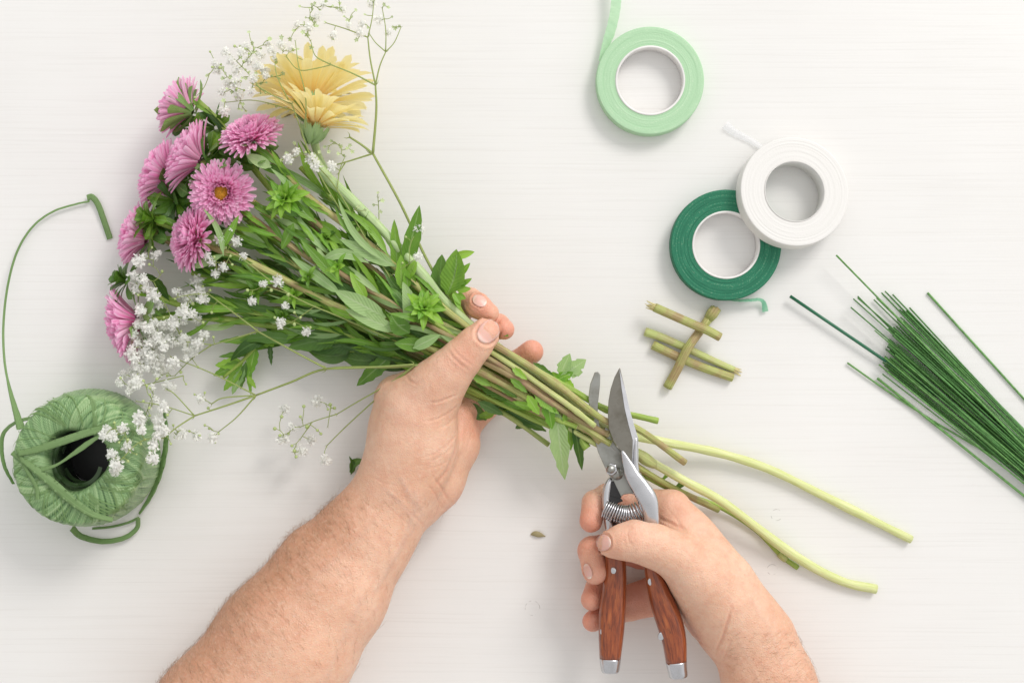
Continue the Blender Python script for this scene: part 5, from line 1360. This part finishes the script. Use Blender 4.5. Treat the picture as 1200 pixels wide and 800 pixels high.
gyps("baby's breath sprig reaching down left over the ribbon ball",
     [(1.9, [(490, 428, 96), (455, 430, 86), (383, 432, 72), (340, 448, 66), (300, 463, 62)], 1.5), (1.4, [(300, 463, 62), (265, 475, 64), (228, 487, 72)], 1.2), (1.1, [(228, 487, 72), (208, 500, 84), (192, 513, 92)], .9), (1.0, [(300, 463, 62), (262, 466, 66), (248, 473, 66)], .9), (1.1, [(300, 463, 62), (278, 488, 60), (256, 506, 60)], .7), (1.1, [(300, 463, 62), (250, 438, 66), (200, 418, 66)], .7), (.9, [(228, 487, 72), (205, 462, 70), (195, 456, 68)], .7), (.8, [(228, 487, 72), (190, 475, 84), (160, 470, 90)], .6), (.8, [(192, 513, 92), (165, 517, 104), (140, 540, 108)], .6), (.8, [(215, 440, 64), (190, 446, 62), (165, 452, 60)], .6)],
     W_(low_w[:4] + low_w[16:20], 66, 6.0) + W_([p for p in low_w[4:16] + low_w[20:] if p[0] < 200], 106, 6.4) + B_([p for p in low_b if p[0] > 200], 62) + B_([p for p in low_b if p[0] <= 200], 100), seed=5)
gyps("small baby's breath sprig hanging left of the wrist, below the bundle",
     [(1.6, [(495, 430, 96), (486, 428, 96)], 1.6), (1.1, [(486, 428, 96), (455, 450, 80), (420, 470, 66), (395, 485, 56)], .8), (1.1, [(486, 428, 96), (440, 468, 70), (405, 500, 50), (383, 522, 42)], .7), (.8, [(395, 485, 56), (372, 492, 50), (352, 500, 44)], .6), (.8, [(366, 494, 48), (352, 514, 42)], .6), (.7, [(388, 474, 56), (384, 500, 52)], .5)],
     W_([(372, 469), (334, 479), (342, 500), (364, 515), (355, 530), (381, 539), (330, 515), (348, 527)], 40, 6.6) + B_([(322, 502), (356, 476), (387, 474), (330, 488), (345, 528), (342, 522), (328, 510), (372, 504), (376, 508), (360, 500), (392, 478), (352, 488), (338, 508), (347, 535)], 42, 2.2), seed=6)
mid_w = [(262, 312), (257, 281), (272, 269), (248, 308), (308, 332), (325, 330), (295, 352), (335, 358), (330, 376), (329, 381), (360, 389), (276, 282), (243, 300), (252, 320), (284, 300)]
gyps("baby's breath sprig lying inside the bouquet between the aster stems",
     [(1.2, [(470, 402, 84), (400, 372, 88), (340, 345, 90), (280, 300, 88)], .8), (.7, [(340, 345, 90), (310, 335, 88)], .6), (.7, [(370, 358, 88), (340, 378, 80), (320, 380, 76)], .6)],
     W_(mid_w, 88, 5.6, 4) + B_([(318, 340), (345, 366), (352, 372), (338, 345), (322, 372), (270, 300), (264, 290), (290, 340), (345, 380)], 88, 2.0), seed=7)

# offcut trimmings under the blades and the leaf scrap by the wrist
t = thing('trimmed_stem', 'thin trimmed stem with a knot, lying along the underside of the long curved gerbera stem', 'stem offcut', pt(850, 600, 0))
P = catmull([pt(*p) for p in [(752, 556, 40), (790, 575, 24), (840, 592, 10), (885, 620, 4), (915, 650, 4), (935, 665, 3.5)]], 6); g = G(); tube(g, P, lambda u: 2.6 + .5 * u, 8); s0 = g.mk('stem', MT['stem'], t)
g = G(); tube(g, [pt(913, 648, 4), pt(917, 652, 5), pt(921, 655, 4)], 4.2, 8); g.mk('node', MT['stem_pale_off'], t)
g = G(); leaf(g, pt(785, 578, 26), pt(802, 564, 30), 8, fold=.2, spat=True); g.mk('leaf', MT['dark'], t)
g = G(); leaf(g, pt(772, 566, 30), pt(784, 554, 34), 5, fold=.2, spat=True); g.mk('leaf', MT['leaf'], t)
g = G(); P = catmull([pt(*p) for p in [(745, 529, 56), (756, 537, 52), (768, 545, 46)]], 5); tube(g, P, lambda u: 4.6 + 2.6 * math.sin(u * PI), 9)
o = g.mk('stem_knot', MT['stem_pale_off'], None); tag(o, 'knobbly pale piece of stem just right of the cutting blade', 'stem offcut')
t = thing('leaf_scrap', 'small curled dark leaf scrap on the table touching the left wrist', 'leaf', pt(418, 545, 0))
for a, b, w, sd in (((411, 556, 3), (409, 534, 16), 6, .15), ((410, 553, 3), (432, 540, 22), 10, -.2)):
    g = G(); leaf(g, pt(*a), pt(*b), w, side=sd, fold=.35, teeth=.15); g.mk('leaf', MT['dark'], t)
WORLD=.83; KEY=106
# ------------------------------------------------------------------ light and camera
sc_ = bpy.context.scene
w = bpy.data.worlds.new('World'); sc_.world = w; w.use_nodes = True
bg = w.node_tree.nodes['Background']; bg.inputs[1].default_value = WORLD
nt = w.node_tree; tc = nt.nodes.new('ShaderNodeTexCoord'); dt = nt.nodes.new('ShaderNodeVectorMath'); dt.operation = 'DOT_PRODUCT'; dt.inputs[1].default_value = (.5, .72, .08)
rp = nt.nodes.new('ShaderNodeValToRGB'); nt.links.new(tc.outputs['Generated'], dt.inputs[0]); nt.links.new(dt.outputs['Value'], rp.inputs[0])
rp.color_ramp.elements[0].position = 0; rp.color_ramp.elements[0].color = (.84, .835, .83, 1); rp.color_ramp.elements[1].position = .8; rp.color_ramp.elements[1].color = (1.5, 1.5, 1.5, 1)
nt.links.new(rp.outputs[0], bg.inputs[0])
def area(name, loc, target, size, power, col):
    l = bpy.data.lights.new(name, 'AREA'); l.shape = 'RECTANGLE'; l.size = size[0]; l.size_y = size[1]; l.energy = power; l.color = col
    o = bpy.data.objects.new(name, l); C.objects.link(o); o.location = loc
    o.rotation_euler = (Vector(target) - Vector(loc)).to_track_quat('-Z', 'Y').to_euler()
    return o
area('window_light', (2.2, 2.9, 2.9), (.0, .0, 0), (1.5, 1.5), KEY, (1.0, .965, .93))
cam = bpy.data.cameras.new('camera'); co = bpy.data.objects.new('camera', cam); C.objects.link(co)
co.location = (0, 0, H * S); cam.sensor_width = 36; cam.lens = 36 * H / 1200; cam.clip_start = .01; cam.clip_end = 50
sc_.camera = co
sc_.view_settings.view_transform = 'Standard'; sc_.view_settings.look = 'None'; sc_.view_settings.exposure = 0; sc_.view_settings.gamma = 1
sc_.render.engine = 'CYCLES'
